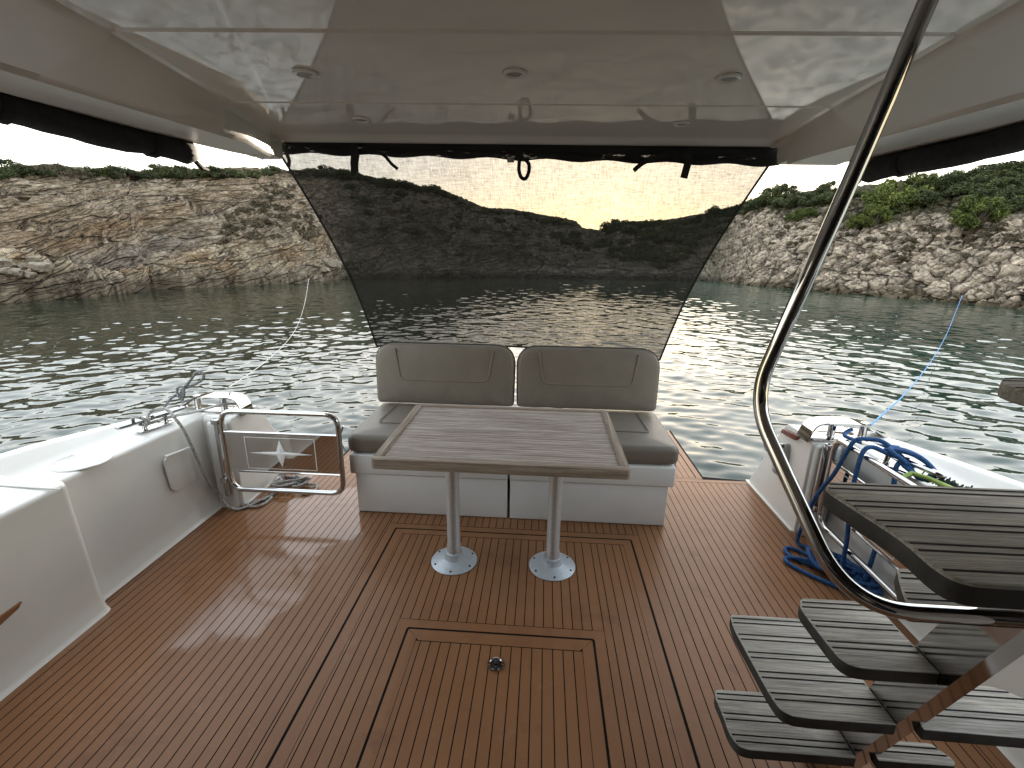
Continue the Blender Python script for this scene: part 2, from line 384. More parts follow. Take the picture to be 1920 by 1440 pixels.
# ------------------------------------------------------------------ noise
_p = np.random.default_rng(3).permutation(512).astype(np.int64)
def _h(i, j, k): return _p[(_p[(_p[i & 511] + j) & 511] + k) & 511]
_g = np.random.default_rng(5).normal(size=(512, 3)); _g /= np.linalg.norm(_g, axis=1)[:, None]
def perlin(x, y, z):
    i, j, k = (np.floor(q).astype(np.int64) for q in (x, y, z)); u, v, w_ = x - i, y - j, z - k
    f = lambda t: t * t * t * (t * (t * 6 - 15) + 10)
    a, b, c = f(u), f(v), f(w_); r = 0
    for di in (0, 1):
        for dj in (0, 1):
            for dk in (0, 1):
                g = _g[_h(i + di, j + dj, k + dk)]
                d = g[..., 0] * (u - di) + g[..., 1] * (v - dj) + g[..., 2] * (w_ - dk)
                r = r + d * (a if di else 1 - a) * (b if dj else 1 - b) * (c if dk else 1 - c)
    return r * 1.5
def fbm(x, y, z, o=4, g=.5):
    r = 0; a = 1
    for q in range(o): r = r + a * perlin(x * 2 ** q + 7 * q, y * 2 ** q, z * 2 ** q); a *= g
    return r
def cells(x, y, seed=0):
    """2D cellular noise: F1, F2, id value of the nearest cell"""
    i, j = np.floor(x).astype(np.int64), np.floor(y).astype(np.int64)
    f1 = np.full(x.shape, 9.0); f2 = np.full(x.shape, 9.0); idv = np.zeros(x.shape)
    for di in (-1, 0, 1):
        for dj in (-1, 0, 1):
            h1 = _h(i + di, j + dj, np.full_like(i, seed)); h2 = _h(i + di, j + dj, np.full_like(i, seed + 17))
            d = np.hypot(i + di + h1 / 512. - x, j + dj + h2 / 512. - y)
            n1 = d < f1
            f2 = np.where(n1, f1, np.minimum(f2, d)); idv = np.where(n1, h1 / 512., idv); f1 = np.where(n1, d, f1)
    return f1, f2, idv

# ------------------------------------------------------------------ hills round the cove
ZW = -0.6
shore_px = [(0, 566), (200, 553), (272, 545), (285, 541), (400, 538), (560, 530), (640, 523), (760, 520), (960, 521), (1300, 526), (1400, 534), (1500, 545), (1600, 552), (1700, 560), (1920, 580)]
sh = np.array([onz(a, b, ZW) for a, b in shore_px]); saz = np.degrees(np.arctan2(sh[:, 0], sh[:, 1])); srr = np.hypot(sh[:, 0], sh[:, 1])
saz = np.concatenate([[-100, -70], saz, [60, 95]]); srr = np.concatenate([[26, 27], srr, [29, 27]])
ridge_px = [(0, 322), (67, 318), (103, 317), (170, 326), (207, 322), (267, 328), (300, 325), (370, 328), (383, 324), (450, 322), (542, 322), (592, 322), (650, 326), (711, 340), (742, 343), (778, 350), (828, 360), (850, 370), (866, 378), (880, 387), (917, 396), (956, 396), (1000, 404), (1015, 409), (1060, 415), (1080, 419), (1092, 431), (1127, 438), (1142, 434), (1158, 424), (1190, 420), (1246, 419), (1321, 406), (1360, 398), (1410, 384), (1457, 374), (1513, 366), (1567, 362), (1620, 352), (1697, 346), (1780, 338), (1830, 332), (1873, 318), (1920, 308)]
rd = np.array([ray(a, b) for a, b in ridge_px]); raz = np.degrees(np.arctan2(rd[:, 0], rd[:, 1])); rel = np.arctan2(rd[:, 2], np.hypot(rd[:, 0], rd[:, 1])) + 5 / 873
raz = np.concatenate([[-100, -70], raz, [60, 95]]); rel = np.concatenate([[R(4), R(5)], rel, [R(8.5), R(7)]])
def shore_r(a): return np.interp(a, saz, srr)
def width(a): return np.interp(a, [-100, -45, -30, -10, 5, 20, 45, 95], [15, 15, 17, 22, 30, 22, 17, 15])
def ridge(a): r = shore_r(a) + width(a); return r, HC + r * np.tan(np.interp(a, raz, rel))
def gexp(a): return np.interp(a, [-60, -35, -10, 8, 20, 50], [.72, .72, .85, 1.0, .95, .88])
NA, NS = 1560, 250
az = np.linspace(-82, 78, NA)
sv = np.concatenate([np.linspace(-.10, 0, 8)[:-1], np.linspace(0, 1, NS - 30) ** 1.12, np.linspace(1, 1.7, 24)[1:]])
A, Sg = np.meshgrid(az, sv, indexing='ij')
rs = shore_r(A); rr_, zr = ridge(A)
Rg = rs + (rr_ - rs) * Sg
gx = np.where(Sg > 0, np.clip(Sg, 0, 1) ** gexp(A), Sg * 3)
Z = ZW + (zr - ZW) * gx - np.clip(Sg - 1, 0, 1) * 3.0
Xb, Yb = Rg * np.sin(R(1) * A), Rg * np.cos(R(1) * A)
def proj(x, y, z):
    d = np.stack([x - CP[0], y - CP[1], z - CP[2]], -1) @ M3
    return 960 + F_PX * d[..., 0] / d[..., 2], 720 - F_PX * d[..., 1] / d[..., 2]
PX, PY = proj(Xb, Yb, Z)
U = np.cumsum(np.concatenate([[0], R(1) * np.diff(az)]))[:, None] * 32 + np.zeros_like(A)   # metres along the shore
def sstep(a, b, x): t = np.clip((x - a) / (b - a), 0, 1); return t * t * (3 - 2 * t)
wL = 1 - sstep(-26, -21, A); wR = sstep(18, 23, A); wC = 1 - wL - wR
warp = fbm(Xb * .18, Yb * .18, Z * .35, 3); warp2 = fbm(Xb * .6 + 9, Yb * .6, Z * .8, 3)
def strata(dip, t, wp):
    v = (Z - math.tan(R(dip)) * U + wp) / t; fr = v - np.floor(v)
    return np.where(fr < .82, fr / .82, (1 - fr) / .18) - .5, np.floor(v)
dipL = 17
s1, i1 = strata(dipL, 1.05, warp * 1.1 + warp2 * .25); s2, i2 = strata(dipL, .36, warp * 1.1 + warp2 * .3); s3, _ = strata(dipL + 3, .14, warp * 1.0 + warp2 * .25)
c1, c2, cid = cells(U * .50 + warp2 * .5, (Z - .3 * U) * 1.7 + warp * 1.2, 1); crack1 = np.clip((c2 - c1) / .16, 0, 1)
d1, d2, did = cells(U * 1.25 + warp2 * .7, (Z - .3 * U) * 3.6 + warp * 1.4 + warp2, 2); crack2 = np.clip((d2 - d1) / .22, 0, 1)
e1, e2, eid = cells(Xb * .85 + warp2 * .5, Yb * .85 + warp * .4, 3); crack3 = np.clip((e2 - e1) / .20, 0, 1)
g1, g2, gid = cells(Xb * 2.9 + warp2, Yb * 2.9, 4); crack4 = np.clip((g2 - g1) / .28, 0, 1)
big = fbm(Xb * .12 + 3, Yb * .12, Z * .15, 3); fine = fbm(Xb * 3.1, Yb * 3.1, Z * 4.2, 3)
rid = 1 - np.abs(fbm(Xb * .5, Yb * .5, Z * 1.1, 4)) * 2
dL = .62 * s1 + .44 * s2 + .16 * s3 + .10 * (crack1 - 1) * (.4 + cid) + .07 * (crack2 - 1) + .55 * big + .12 * rid + .05 * fine + .12 * (did - .5)
dR = .44 * (crack3 - 1) + .24 * (eid - .5) + .20 * (crack4 - 1) + .16 * (gid - .5) + .5 * big + .15 * rid + .06 * fine + .10 * s2
s4, _ = strata(30, .9, warp * 1.4); s5, _ = strata(30, .33, warp * 1.4)
wCs = 1 - sstep(2, 8, A)
dC = (.40 * s4 + .16 * s5) * wCs + .8 * big + .22 * rid + .18 * (crack4 - 1) + .09 * fine + .12 * (crack3 - 1)
D = wL * dL + wR * dR + wC * dC
# ledge of pale blocks along the foot of the left cliff
ytop = np.interp(PX, [-200, 0, 60, 110, 170, 250, 300, 400, 500, 600, 640], [480, 484, 488, 498, 512, 514, 497, 470, 455, 438, 430])
ybot = np.interp(PX, [-200, 0, 200, 300, 420, 520, 640], [516, 520, 532, 530, 524, 514, 500])
bw = np.clip((ybot - ytop) / 14, .3, 1)
band = sstep(-4, 5, PY - ytop) * (1 - sstep(-6, 6, PY - ybot)) * wL * bw
nearband = sstep(-2, 9, PY - ytop) * wL
D = D + .75 * nearband + band * (.12 * (crack2 - 1) + .22 * (did - .5) + .12 * (crack1 - 1))
D = D * sstep(-.1, .03, Sg) * (1 - .65 * sstep(.93, 1.0, Sg))
D = D - .35 * (1 - sstep(0, .04, Sg)) * 0
amp = 1.0
Rn = Rg - D * .72 * amp; Zn = Z + D * .55 * amp
Zn = np.where(Sg < 0, Z, Zn)
Xn, Yn = Rn * np.sin(R(1) * A), Rn * np.cos(R(1) * A)
# rock and soil colours, with relief shade painted into cracks and strata grooves
def C3(*c): return np.array(c, float)
def lay(base, w_, c): w_ = np.clip(w_, 0, 1)[..., None]; return base * (1 - w_) + c * w_
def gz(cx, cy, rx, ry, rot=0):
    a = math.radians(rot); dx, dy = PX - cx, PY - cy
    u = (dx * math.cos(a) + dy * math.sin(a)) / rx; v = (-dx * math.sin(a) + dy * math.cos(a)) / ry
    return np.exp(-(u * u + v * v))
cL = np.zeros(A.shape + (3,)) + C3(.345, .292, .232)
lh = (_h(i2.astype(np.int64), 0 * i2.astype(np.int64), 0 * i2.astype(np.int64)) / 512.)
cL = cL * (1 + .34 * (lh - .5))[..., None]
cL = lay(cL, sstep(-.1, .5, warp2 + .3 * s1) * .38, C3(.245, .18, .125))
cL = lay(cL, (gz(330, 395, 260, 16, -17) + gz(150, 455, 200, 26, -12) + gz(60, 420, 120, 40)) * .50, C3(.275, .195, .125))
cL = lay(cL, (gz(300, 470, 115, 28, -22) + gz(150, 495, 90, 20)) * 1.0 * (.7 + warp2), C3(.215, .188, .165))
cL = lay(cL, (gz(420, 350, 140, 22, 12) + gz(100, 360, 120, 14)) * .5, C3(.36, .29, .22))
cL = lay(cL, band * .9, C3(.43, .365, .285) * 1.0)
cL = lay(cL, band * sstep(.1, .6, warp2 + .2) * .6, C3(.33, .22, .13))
cL = lay(cL, (1 - crack1) * .30 + (1 - crack2) * .22, C3(.10, .075, .055))
v2 = (Z - math.tan(R(dipL)) * U + warp * 1.1 + warp2 * .3) / .36; v2 = v2 - np.floor(v2); v3 = (Z - math.tan(R(dipL)) * U + warp * 1.1 + warp2 * .25) / 1.05; v3 = v3 - np.floor(v3)
cL = lay(cL, (sstep(.76, .84, v2) * (1 - sstep(.92, 1, v2))) * .50 * sstep(-.4, .2, warp), C3(.13, .095, .068))
cL = lay(cL, (sstep(.80, .86, v3) * (1 - sstep(.94, 1, v3))) * .65, C3(.085, .062, .045))
wetL = (1 - sstep(.05, .95, Zn - ZW - .35 * warp)) * np.interp(PX, [0, 280, 420, 640], [1.0, 1, .8, .6])
cL = lay(cL, wetL * .92, C3(.075, .058, .040))
cR = np.zeros_like(cL) + C3(.455, .385, .318)
cR = cR * (1 + .26 * (eid - .5) + .20 * (gid - .5))[..., None]
cR = lay(cR, (1 - crack3) * .85 + (1 - crack4) * .40, C3(.095, .078, .06))
cR = lay(cR, sstep(.15, .55, warp2 + warp * .6) * .55, C3(.17, .150, .115))
cR = lay(cR, gz(1340, 495, 90, 16, 8) * .8, C3(.42, .355, .29))
cR = lay(cR, (1 - sstep(.05, .75, Zn - ZW - .25 * warp2)) * .92, C3(.085, .066, .038))
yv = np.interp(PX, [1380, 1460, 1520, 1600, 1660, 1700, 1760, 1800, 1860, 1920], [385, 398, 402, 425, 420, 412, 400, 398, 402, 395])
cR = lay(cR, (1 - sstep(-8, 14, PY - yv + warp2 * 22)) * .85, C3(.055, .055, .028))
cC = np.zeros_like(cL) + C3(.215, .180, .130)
cC = lay(cC, sstep(-.2, .35, warp + warp2 * .5) * .8, C3(.085, .080, .045))
cC = lay(cC, sstep(0, .5, s4) * .4 * wCs, C3(.30, .25, .19))
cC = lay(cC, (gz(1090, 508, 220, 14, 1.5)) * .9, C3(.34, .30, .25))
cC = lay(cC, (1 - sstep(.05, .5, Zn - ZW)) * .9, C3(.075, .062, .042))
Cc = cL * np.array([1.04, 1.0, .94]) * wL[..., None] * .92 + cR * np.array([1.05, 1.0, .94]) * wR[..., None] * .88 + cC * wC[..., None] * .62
def grid_mesh(name, X, Y, Zz, colr=None, material=None):
    na, ns = X.shape; me = bpy.data.meshes.new(name)
    idx_ = np.arange(na * ns).reshape(na, ns)
    q = np.stack([idx_[:-1, :-1], idx_[1:, :-1], idx_[1:, 1:], idx_[:-1, 1:]], -1).reshape(-1, 4)
    me.vertices.add(na * ns); me.vertices.foreach_set('co', np.stack([X, Y, Zz], -1).astype(np.float32).ravel())
    me.loops.add(q.size); me.loops.foreach_set('vertex_index', q.astype(np.int32).ravel())
    me.polygons.add(len(q)); me.polygons.foreach_set('loop_start', (np.arange(len(q)) * 4).astype(np.int32)); me.polygons.foreach_set('loop_total', np.full(len(q), 4, np.int32))
    me.update(calc_edges=True)
    if colr is not None:
        ca = me.color_attributes.new('Col', 'FLOAT_COLOR', 'POINT')
        ca.data.foreach_set('color', np.concatenate([np.clip(colr, 0, 1), np.clip(1 - wR, 0, 1)[:, ::-1][..., None]], -1).astype(np.float32).ravel())
    me.materials.append(material); me.shade_smooth()
    ob = bpy.data.objects.new(name, me); col.objects.link(ob); return ob
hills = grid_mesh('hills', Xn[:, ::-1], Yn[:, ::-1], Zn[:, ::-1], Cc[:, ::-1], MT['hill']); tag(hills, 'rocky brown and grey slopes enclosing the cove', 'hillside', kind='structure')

# ------------------------------------------------------------------ the sea
wa_ = np.radians(np.linspace(-84, 80, 1100)); wr_ = np.concatenate([[1.2, 1.8, 2.5], 3.2 * np.exp(np.linspace(0, math.log(50 / 3.2), 640))])
WA, WR = np.meshgrid(wa_, wr_, indexing='ij'); WX, WY = WR * np.sin(WA), WR * np.cos(WA)
WZ = np.zeros_like(WX); wr2 = np.random.default_rng(21)
for q in range(64):
    lam = .20 * (1.9 / .20) ** wr2.random(); th = wr2.normal(R(88), R(60)); ph = wr2.random() * 6.28
    a_ = .0025 * lam ** .70 / math.sqrt(lam + .15) * .62
    cut = np.clip((lam / (WR * .0028 * 2.6) - 1) / 2, 0, 1)
    WZ += a_ * cut * np.sin(2 * math.pi / lam * (WX * math.cos(th) + WY * math.sin(th)) + ph + .8 * perlin(WX * .15, WY * .15, WX * 0 + q))
sea = grid_mesh('sea', WX, WY, WZ + ZW, None, MT['sea']); tag(sea, 'calm rippled green water filling the cove', 'sea', kind='structure')
# the rest of the sea sheet beyond and behind the fine ripples
bm = MB(); bm.poly([(-900, -900), (900, -900), (900, 900), (-900, 900)], ZW - .13)
osea = bm.build('sea', MT['sea'], smooth_angle=None); tag(osea, 'open water reaching away past the cove', 'sea', kind='structure')

# ------------------------------------------------------------------ plants on the slopes
def shrub_mesh(name, n_clump, n_leaf, material, seed, flat=.75, leaf_s=.055, spiky=0, bright=None):
    rg = np.random.default_rng(seed); V = []
    cs = []
    for q in range(n_clump):
        a = rg.random() * 6.283; rr = math.sqrt(rg.random()) * .78; zz = rg.random() ** .8 * flat * math.sqrt(max(.05, 1 - rr * rr))
        cs.append((rr * math.cos(a), rr * math.sin(a), zz + .06, .14 + .17 * rg.random()))
    cs = np.array(cs); k = rg.integers(0, n_clump, n_leaf); d = rg.normal(size=(n_leaf, 3)); d /= np.linalg.norm(d, axis=1)[:, None]
    rad = cs[k, 3] * (.55 + .5 * rg.random(n_leaf)); P = cs[k, :3] + d * rad[:, None] * np.array([1, 1, .85]); P[:, 2] = np.maximum(P[:, 2], -.05)
    t1 = rg.normal(size=(n_leaf, 3)) + d * .6; t1 /= np.linalg.norm(t1, axis=1)[:, None]; t2 = np.cross(t1, rg.normal(size=(n_leaf, 3))); t2 /= np.linalg.norm(t2, axis=1)[:, None]
    sz = leaf_s * (.6 + .8 * rg.random(n_leaf))[:, None]
    if spiky: t1 = t1 * (1 + spiky); 
    Q = np.stack([P - t2 * sz * .5, P + t1 * sz * 1.1, P + t2 * sz * .5, P - t1 * sz * .3], 1).reshape(-1, 3)
    me = bpy.data.meshes.new(name); n4 = len(Q)
    me.vertices.add(n4); me.vertices.foreach_set('co', Q.astype(np.float32).ravel()); me.loops.add(n4); me.loops.foreach_set('vertex_index', np.arange(n4, dtype=np.int32))
    me.polygons.add(n4 // 4); me.polygons.foreach_set('loop_start', np.arange(0, n4, 4, dtype=np.int32)); me.polygons.foreach_set('loop_total', np.full(n4 // 4, 4, np.int32)); me.update(calc_edges=True)
    me.materials.append(material); return me
dark_m = [shrub_mesh('shrub_leaves', 22, 3600, MT['leaf_dark'], 30 + q, .8 - .1 * q, .060) for q in range(4)]
grey_m = [shrub_mesh('heath_leaves', 14, 1500, MT['leaf_grey'], 50 + q, .55, .055, .8) for q in range(3)]
bright_m = [shrub_mesh('pine_leaves', 30, 6500, MT['leaf_bright'], 70 + q, .95, .050, .6) for q in range(2)]
def on_hill(px, py, back=0.0):
    """the point of the hillside seen in direction px, py"""
    d = ray(px, py); a = math.degrees(math.atan2(d[0], d[1])); i = int(round(np.interp(a, az, np.arange(NA))))
    el = np.arctan2(Zn[i] - HC, Rn[i]); t = math.atan2(d[2], math.hypot(d[0], d[1]))
    k = np.argmax((el >= t) & (sv >= 0)) if np.any((el >= t) & (sv >= 0)) else int(np.argmax(el))
    return Vector((Xn[i, k], Yn[i, k], Zn[i, k]))
def plant(name, me, px, py, size, label, cat, group=None, sink=.12, sq=(1, 1, 1)):
    o = bpy.data.objects.new(name, me); p_ = on_hill(px, py); p_.z -= sink * size
    o.location = p_; o.scale = (size * sq[0], size * sq[1], size * sq[2]); o.rotation_euler = (0, 0, random.random() * 6.28); col.objects.link(o)
    return tag(o, label, cat, group)
def in_poly(x, y, P):
    c = False; j = len(P) - 1
    for i in range(len(P)):
        if (P[i][1] > y) != (P[j][1] > y) and x < (P[j][0] - P[i][0]) * (y - P[i][1]) / (P[j][1] - P[i][1]) + P[i][0]: c = not c
        j = i
    return c
def scatter(poly, n, name, meshes, smin, smax, label, cat, group):
    x0, x1 = min(p[0] for p in poly), max(p[0] for p in poly); y0, y1 = min(p[1] for p in poly), max(p[1] for p in poly); k = 0; tries = 0
    pts = []
    while k < n and tries < 9000:
        tries += 1; x, y = random.uniform(x0, x1), random.uniform(y0, y1)
        if not in_poly(x, y, poly): continue
        if any((x - a) ** 2 + ((y - b) * 1.8) ** 2 < ((x1 - x0) * (y1 - y0) / n) * .30 for a, b in pts): continue
        pts.append((x, y)); k += 1
        plant(name, random.choice(meshes), x, y, random.uniform(smin, smax), label, cat, group, sq=(1, 1, random.uniform(.75, 1.1)))
def along(pxs, name, meshes, smin, smax, label, cat, group, dy=3):
    for x in pxs:
        y = np.interp(x, [a for a, b in ridge_px], [b for a, b in ridge_px]) + dy
        plant(name, random.choice(meshes), x + random.uniform(-5, 5), y + random.uniform(0, 4), random.uniform(smin, smax), label, cat, group, sink=.22, sq=(random.uniform(.9, 1.5), random.uniform(.9, 1.5), random.uniform(.7, 1.15)))
along([random.uniform(a, a + 12) for a in range(-10, 540, 15)], 'shrub', dark_m + grey_m, .5, .95, 'dark green shrub on the crest of the tan cliff outside the sun shade', 'shrub', 'shrubs along the crest of the tan cliff')
along([175, 205, 225, 285, 300, 318, 345, 385, 400, 430], 'shrub', dark_m, .8, 1.15, 'larger rounded dark shrub breaking the skyline of the tan cliff', 'shrub', 'large shrubs on the skyline of the tan cliff')
along([553 + 11 * q for q in range(29)], 'shrub', dark_m, .6, 1.2, 'low dark shrub on the descending skyline seen through the sun shade', 'shrub', 'skyline shrubs behind the left of the shade')
along([616, 634, 741], 'shrub', dark_m, 1.3, 1.7, 'taller loose shrub standing up from the skyline behind the shade', 'shrub', 'tall skyline shrubs')
along([880 + 14 * q for q in range(15)], 'shrub', dark_m, .5, .8, 'small shrub on the low crest left of the notch in the hills', 'shrub', 'shrubs left of the notch')
along([1150, 1160, 1180, 1195, 1207, 1222, 1240, 1262, 1280, 1302, 1318, 1335], 'shrub', dark_m, .9, 1.8, 'dark shrub on the crest right of the notch in the hills', 'shrub', 'shrubs right of the notch')
along([1346, 1352, 1375, 1392, 1408, 1425, 1440, 1460], 'shrub', dark_m, 1.0, 1.9, 'rounded dark shrub on the rising crest near the right edge of the shade', 'shrub', 'shrubs near the right edge of the shade')
along([1480, 1500, 1515, 1532, 1548, 1570, 1590, 1615, 1640, 1690, 1720, 1750, 1780, 1810, 1835, 1860, 1885, 1910, 1935], 'shrub', dark_m, 1.0, 1.5, 'dark green shrub along the crest of the pale boulder slope', 'shrub', 'shrubs along the crest of the pale slope', dy=12)
scatter([(1400, 380), (1460, 365), (1560, 355), (1600, 370), (1580, 385), (1500, 393), (1440, 392)], 12, 'shrub', dark_m, .8, 1.3, 'mid green shrub at the top of the pale slope left of the handrail', 'shrub', 'green shrubs left of the handrail')
scatter([(1478, 412), (1500, 395), (1540, 392), (1530, 402), (1490, 420)], 4, 'shrub', [bright_m[0]], .6, .9, 'bright olive shrub low on the pale slope left of the handrail', 'shrub', 'olive shrubs left of the handrail')
scatter([(1640, 395), (1690, 350), (1780, 345), (1920, 330), (1920, 385), (1860, 408), (1800, 375), (1720, 405), (1660, 415)], 34, 'shrub', dark_m, .9, 1.6, 'dark green shrub in the thicket on top of the pale slope', 'shrub', 'thicket on top of the pale slope')
scatter([(405, 435), (430, 395), (500, 375), (560, 390), (600, 430), (590, 445), (500, 450), (410, 460)], 40, 'heath_bush', grey_m, .35, .75, 'low grey green heath bush in the scrub above the pale ledge', 'bush', 'heath scrub above the pale ledge')
scatter([(480, 355), (545, 345), (575, 395), (520, 375)], 8, 'heath_bush', grey_m, .3, .5, 'small heath bush high on the tan cliff beside the shade', 'bush', 'small heath bushes beside the shade')
scatter([(1330, 470), (1400, 410), (1500, 425), (1620, 440), (1720, 430), (1900, 420), (1920, 470), (1750, 490), (1600, 490), (1450, 480)], 46, 'heath_bush', grey_m, .28, .62, 'low grey brown heath tuft between the pale boulders', 'bush', 'heath tufts between the boulders')
scatter([(640, 350), (740, 360), (850, 385), (980, 415), (1080, 435), (1085, 460), (900, 440), (720, 440), (640, 400)], 26, 'shrub', dark_m + grey_m, .5, 1.0, 'shadowy shrub on the upper slope seen through the left of the shade', 'shrub', 'upper slope shrubs behind the shade')
scatter([(1120, 445), (1200, 435), (1330, 415), (1400, 400), (1330, 460), (1240, 500), (1160, 492), (1130, 470)], 40, 'shrub', dark_m, .7, 1.5, 'shadowy green shrub on the slope below the notch behind the shade', 'shrub', 'dense shrubs below the notch')
scatter([(1060, 450), (1095, 445), (1100, 470), (1065, 470)], 4, 'shrub', dark_m, .7, 1.2, 'dark round shrub in the gully below the notch', 'shrub', 'gully shrubs')
def pine(px, py, s, label):
    p_ = on_hill(px, py); t = thing('pine_tree', label, 'tree', p_)
    q = MB(); base = Vector(p_) + Vector((0, 0, -.3))
    q.tube([base, base + Vector((.05, 0, .35 * s)), base + Vector((.12, .05, .8 * s)), base + Vector((.1, 0, 1.3 * s))], [.11 * s, .09 * s, .06 * s, .03 * s], 8)
    for k in range(6):
        a = k * 1.1; q.tube([base + Vector((.08, 0, .4 * s)), base + Vector((math.cos(a) * .5 * s, math.sin(a) * .5 * s, (.7 + .1 * k) * s))], [.045 * s, .015 * s], 6)
    child(t, q, 'trunk', MT['bark'])
    c = bpy.data.objects.new('crown', bright_m[random.randint(0, 1)]); col.objects.link(c); c.parent = t; c.location = (0, 0, .10 * s); c.scale = (s, s, s * 1.05); return t
pine(1672, 402, 2.1, 'large bright green pine right of the handrail on the pale slope')
pine(1722, 372, 1.5, 'bright green pine just right of and above the large pine')
pine(1640, 425, 1.2, 'small bright green pine at the lower left of the large pine')
pine(1832, 432, 1.55, 'separate bright yellow green pine low on the far right slope')
pine(1605, 430, .8, 'smallest yellow green pine tucked behind the handrail')

# pale boulders on the ledge at the left
def boulder(px, py, s, label, group):
    bm_ = bmesh.new(); bmesh.ops.create_icosphere(bm_, subdivisions=3, radius=1)
    sd_ = random.random() * 50
    for v in bm_.verts:
        c = np.array(v.co); q = float(perlin(np.array([c[0] * 1.3 + sd_]), np.array([c[1] * 1.3]), np.array([c[2] * 1.3]))[0])
        c = np.sign(c) * np.abs(c) ** .55; v.co = Vector(c * (1 + .5 * q))
    m_ = MB(); m_._take(bm_); p_ = on_hill(px, py)
    o = m_.build('boulder', MT['rock'], smooth_angle=28); o.location = p_; o.scale = (s, s * .8, s * .55); o.rotation_euler = (random.uniform(-.2, .2), random.uniform(-.2, .2), random.random() * 3)
    tag(o, label, 'boulder', group)
for x, y, s in ((12, 497, .38), (40, 500, .32), (62, 492, .28), (82, 507, .42), (25, 512, .3), (55, 515, .28), (5, 510, .3)):
    boulder(x, y, s * .8, 'pale block of limestone on the dark ledge under the tan cliff', 'loose blocks on the dark ledge')
for x, y, s in ((612, 495, .6), (628, 500, .5), (605, 507, .4)):
    boulder(x, y, s, 'pale boulder at the waterline beside the left edge of the shade', 'waterline boulders beside the shade')

# ================================================================== THE BOAT
XC = -.17                                   # centre line
# ------------------------------------------------------------------ deck
PS, GAP, ZG = .0436, .0041, .0022          # plank pitch, caulk width, plank height above the caulk bed
SL, SR, HA = -.846, .560, 2.425            # the big hatch: port seam, starboard seam, aft seam
l, r_, aft = -.556, .266, 1.668            # the small hatch in it
def planks(mb, x0, x1, y0, y1, ph=0.0, cuts=None):
    """fore-and-aft planks between x0 and x1; cuts(x) may shorten them"""
    k = math.ceil((x0 - ph) / PS - 1e-6); xs = [x0] + [ph + PS * i for i in range(k, k + 400) if x0 + .012 < ph + PS * i < x1 - .012] + [x1]
    for a, b in zip(xs[:-1], xs[1:]):
        ya, yb = (y0, y1) if cuts is None else cuts((a + b) / 2)
        if b - a > GAP * 1.5 and yb - ya > .01: mb.quad(a + GAP / 2, b - GAP / 2, ya, yb - GAP / 2, 0)
def strip(mb, pts, wd, side=1):
    """a margin board of width wd along a polyline, to its left side"""
    P = [Vector((p[0], p[1])) for p in pts]; n_ = []
    for i in range(len(P)):
        a = P[max(0, i - 1)]; b = P[min(len(P) - 1, i + 1)]; t = (b - a).normalized(); n_.append(Vector((-t.y, t.x)) * side)
    for i in range(len(P) - 1):
        q = [P[i] + n_[i] * GAP / 2, P[i + 1] + n_[i + 1] * GAP / 2, P[i + 1] + n_[i + 1] * (wd - GAP / 2), P[i] + n_[i] * (wd - GAP / 2)]
        mb.add([(v.x, v.y, 0) for v in q], [(0, 1, 2, 3)])
def quadp(mb, a, b, c, d): mb.add([(p[0], p[1], 0) for p in (a, b, c, d)], [(0, 1, 2, 3)])
W1 = .052
dk = MB(); dk.cm = 1
# black bed under everything (kept a hair lower), with the platform outline
bed = [(-2.02, -.6), (1.70, -.6), (1.70, 2.66), (1.575, 2.66), (1.562, 3.262), (1.252, 3.30), (1.255, 4.25), (-1.60, 4.25), (-1.60, 3.30), (-1.90, 3.262), (-1.915, 2.66), (-2.09, 2.66), (-2.09, 1.70), (-2.02, 1.66)]
dk.poly(bed, -ZG)
dk.cm = 0
# starboard side: between the seam and the bulwark
planks(dk, SR + W1, 1.545, -.6, 3.20, .571)
dk.quad(1.545 + .001, 1.575, -.6, 3.2, 0)
dk.quad(1.577, 1.70, -.6, 2.64, 0)
quadp(dk, (SR + .1, 3.203), (1.56, 3.203), (1.555, 3.245), (SR + .1, 3.245))
# port side
def port_cut(x): return (-.6, 3.20) if x > -1.90 else (-.6, 2.62)
planks(dk, -2.02, SL - W1, -.6, 3.2, -.868, port_cut)
dk.quad(-2.09, -2.022, 1.72, 2.62, 0)
quadp(dk, (-1.90, 3.203), (SL - .1, 3.203), (SL - .1, 3.245), (-1.895, 3.245))
# middle strip aft of the big hatch, and swimming platform
planks(dk, SL - W1, SR + W1, HA + W1 + .002, 3.2, SL - W1 + 5 * PS)
dk.quad(SL - W1, SL, HA, HA + W1, -.0008); dk.quad(SR, SR + W1, HA, HA + W1, -.0008)
planks(dk, -1.58, 1.19, 3.27, 4.2, .01); dk.quad(1.196, 1.236, 3.27, 4.25, 0); quadp(dk, (-1.6, 3.249), (1.236, 3.249), (1.236, 3.267), (-1.6, 3.267))
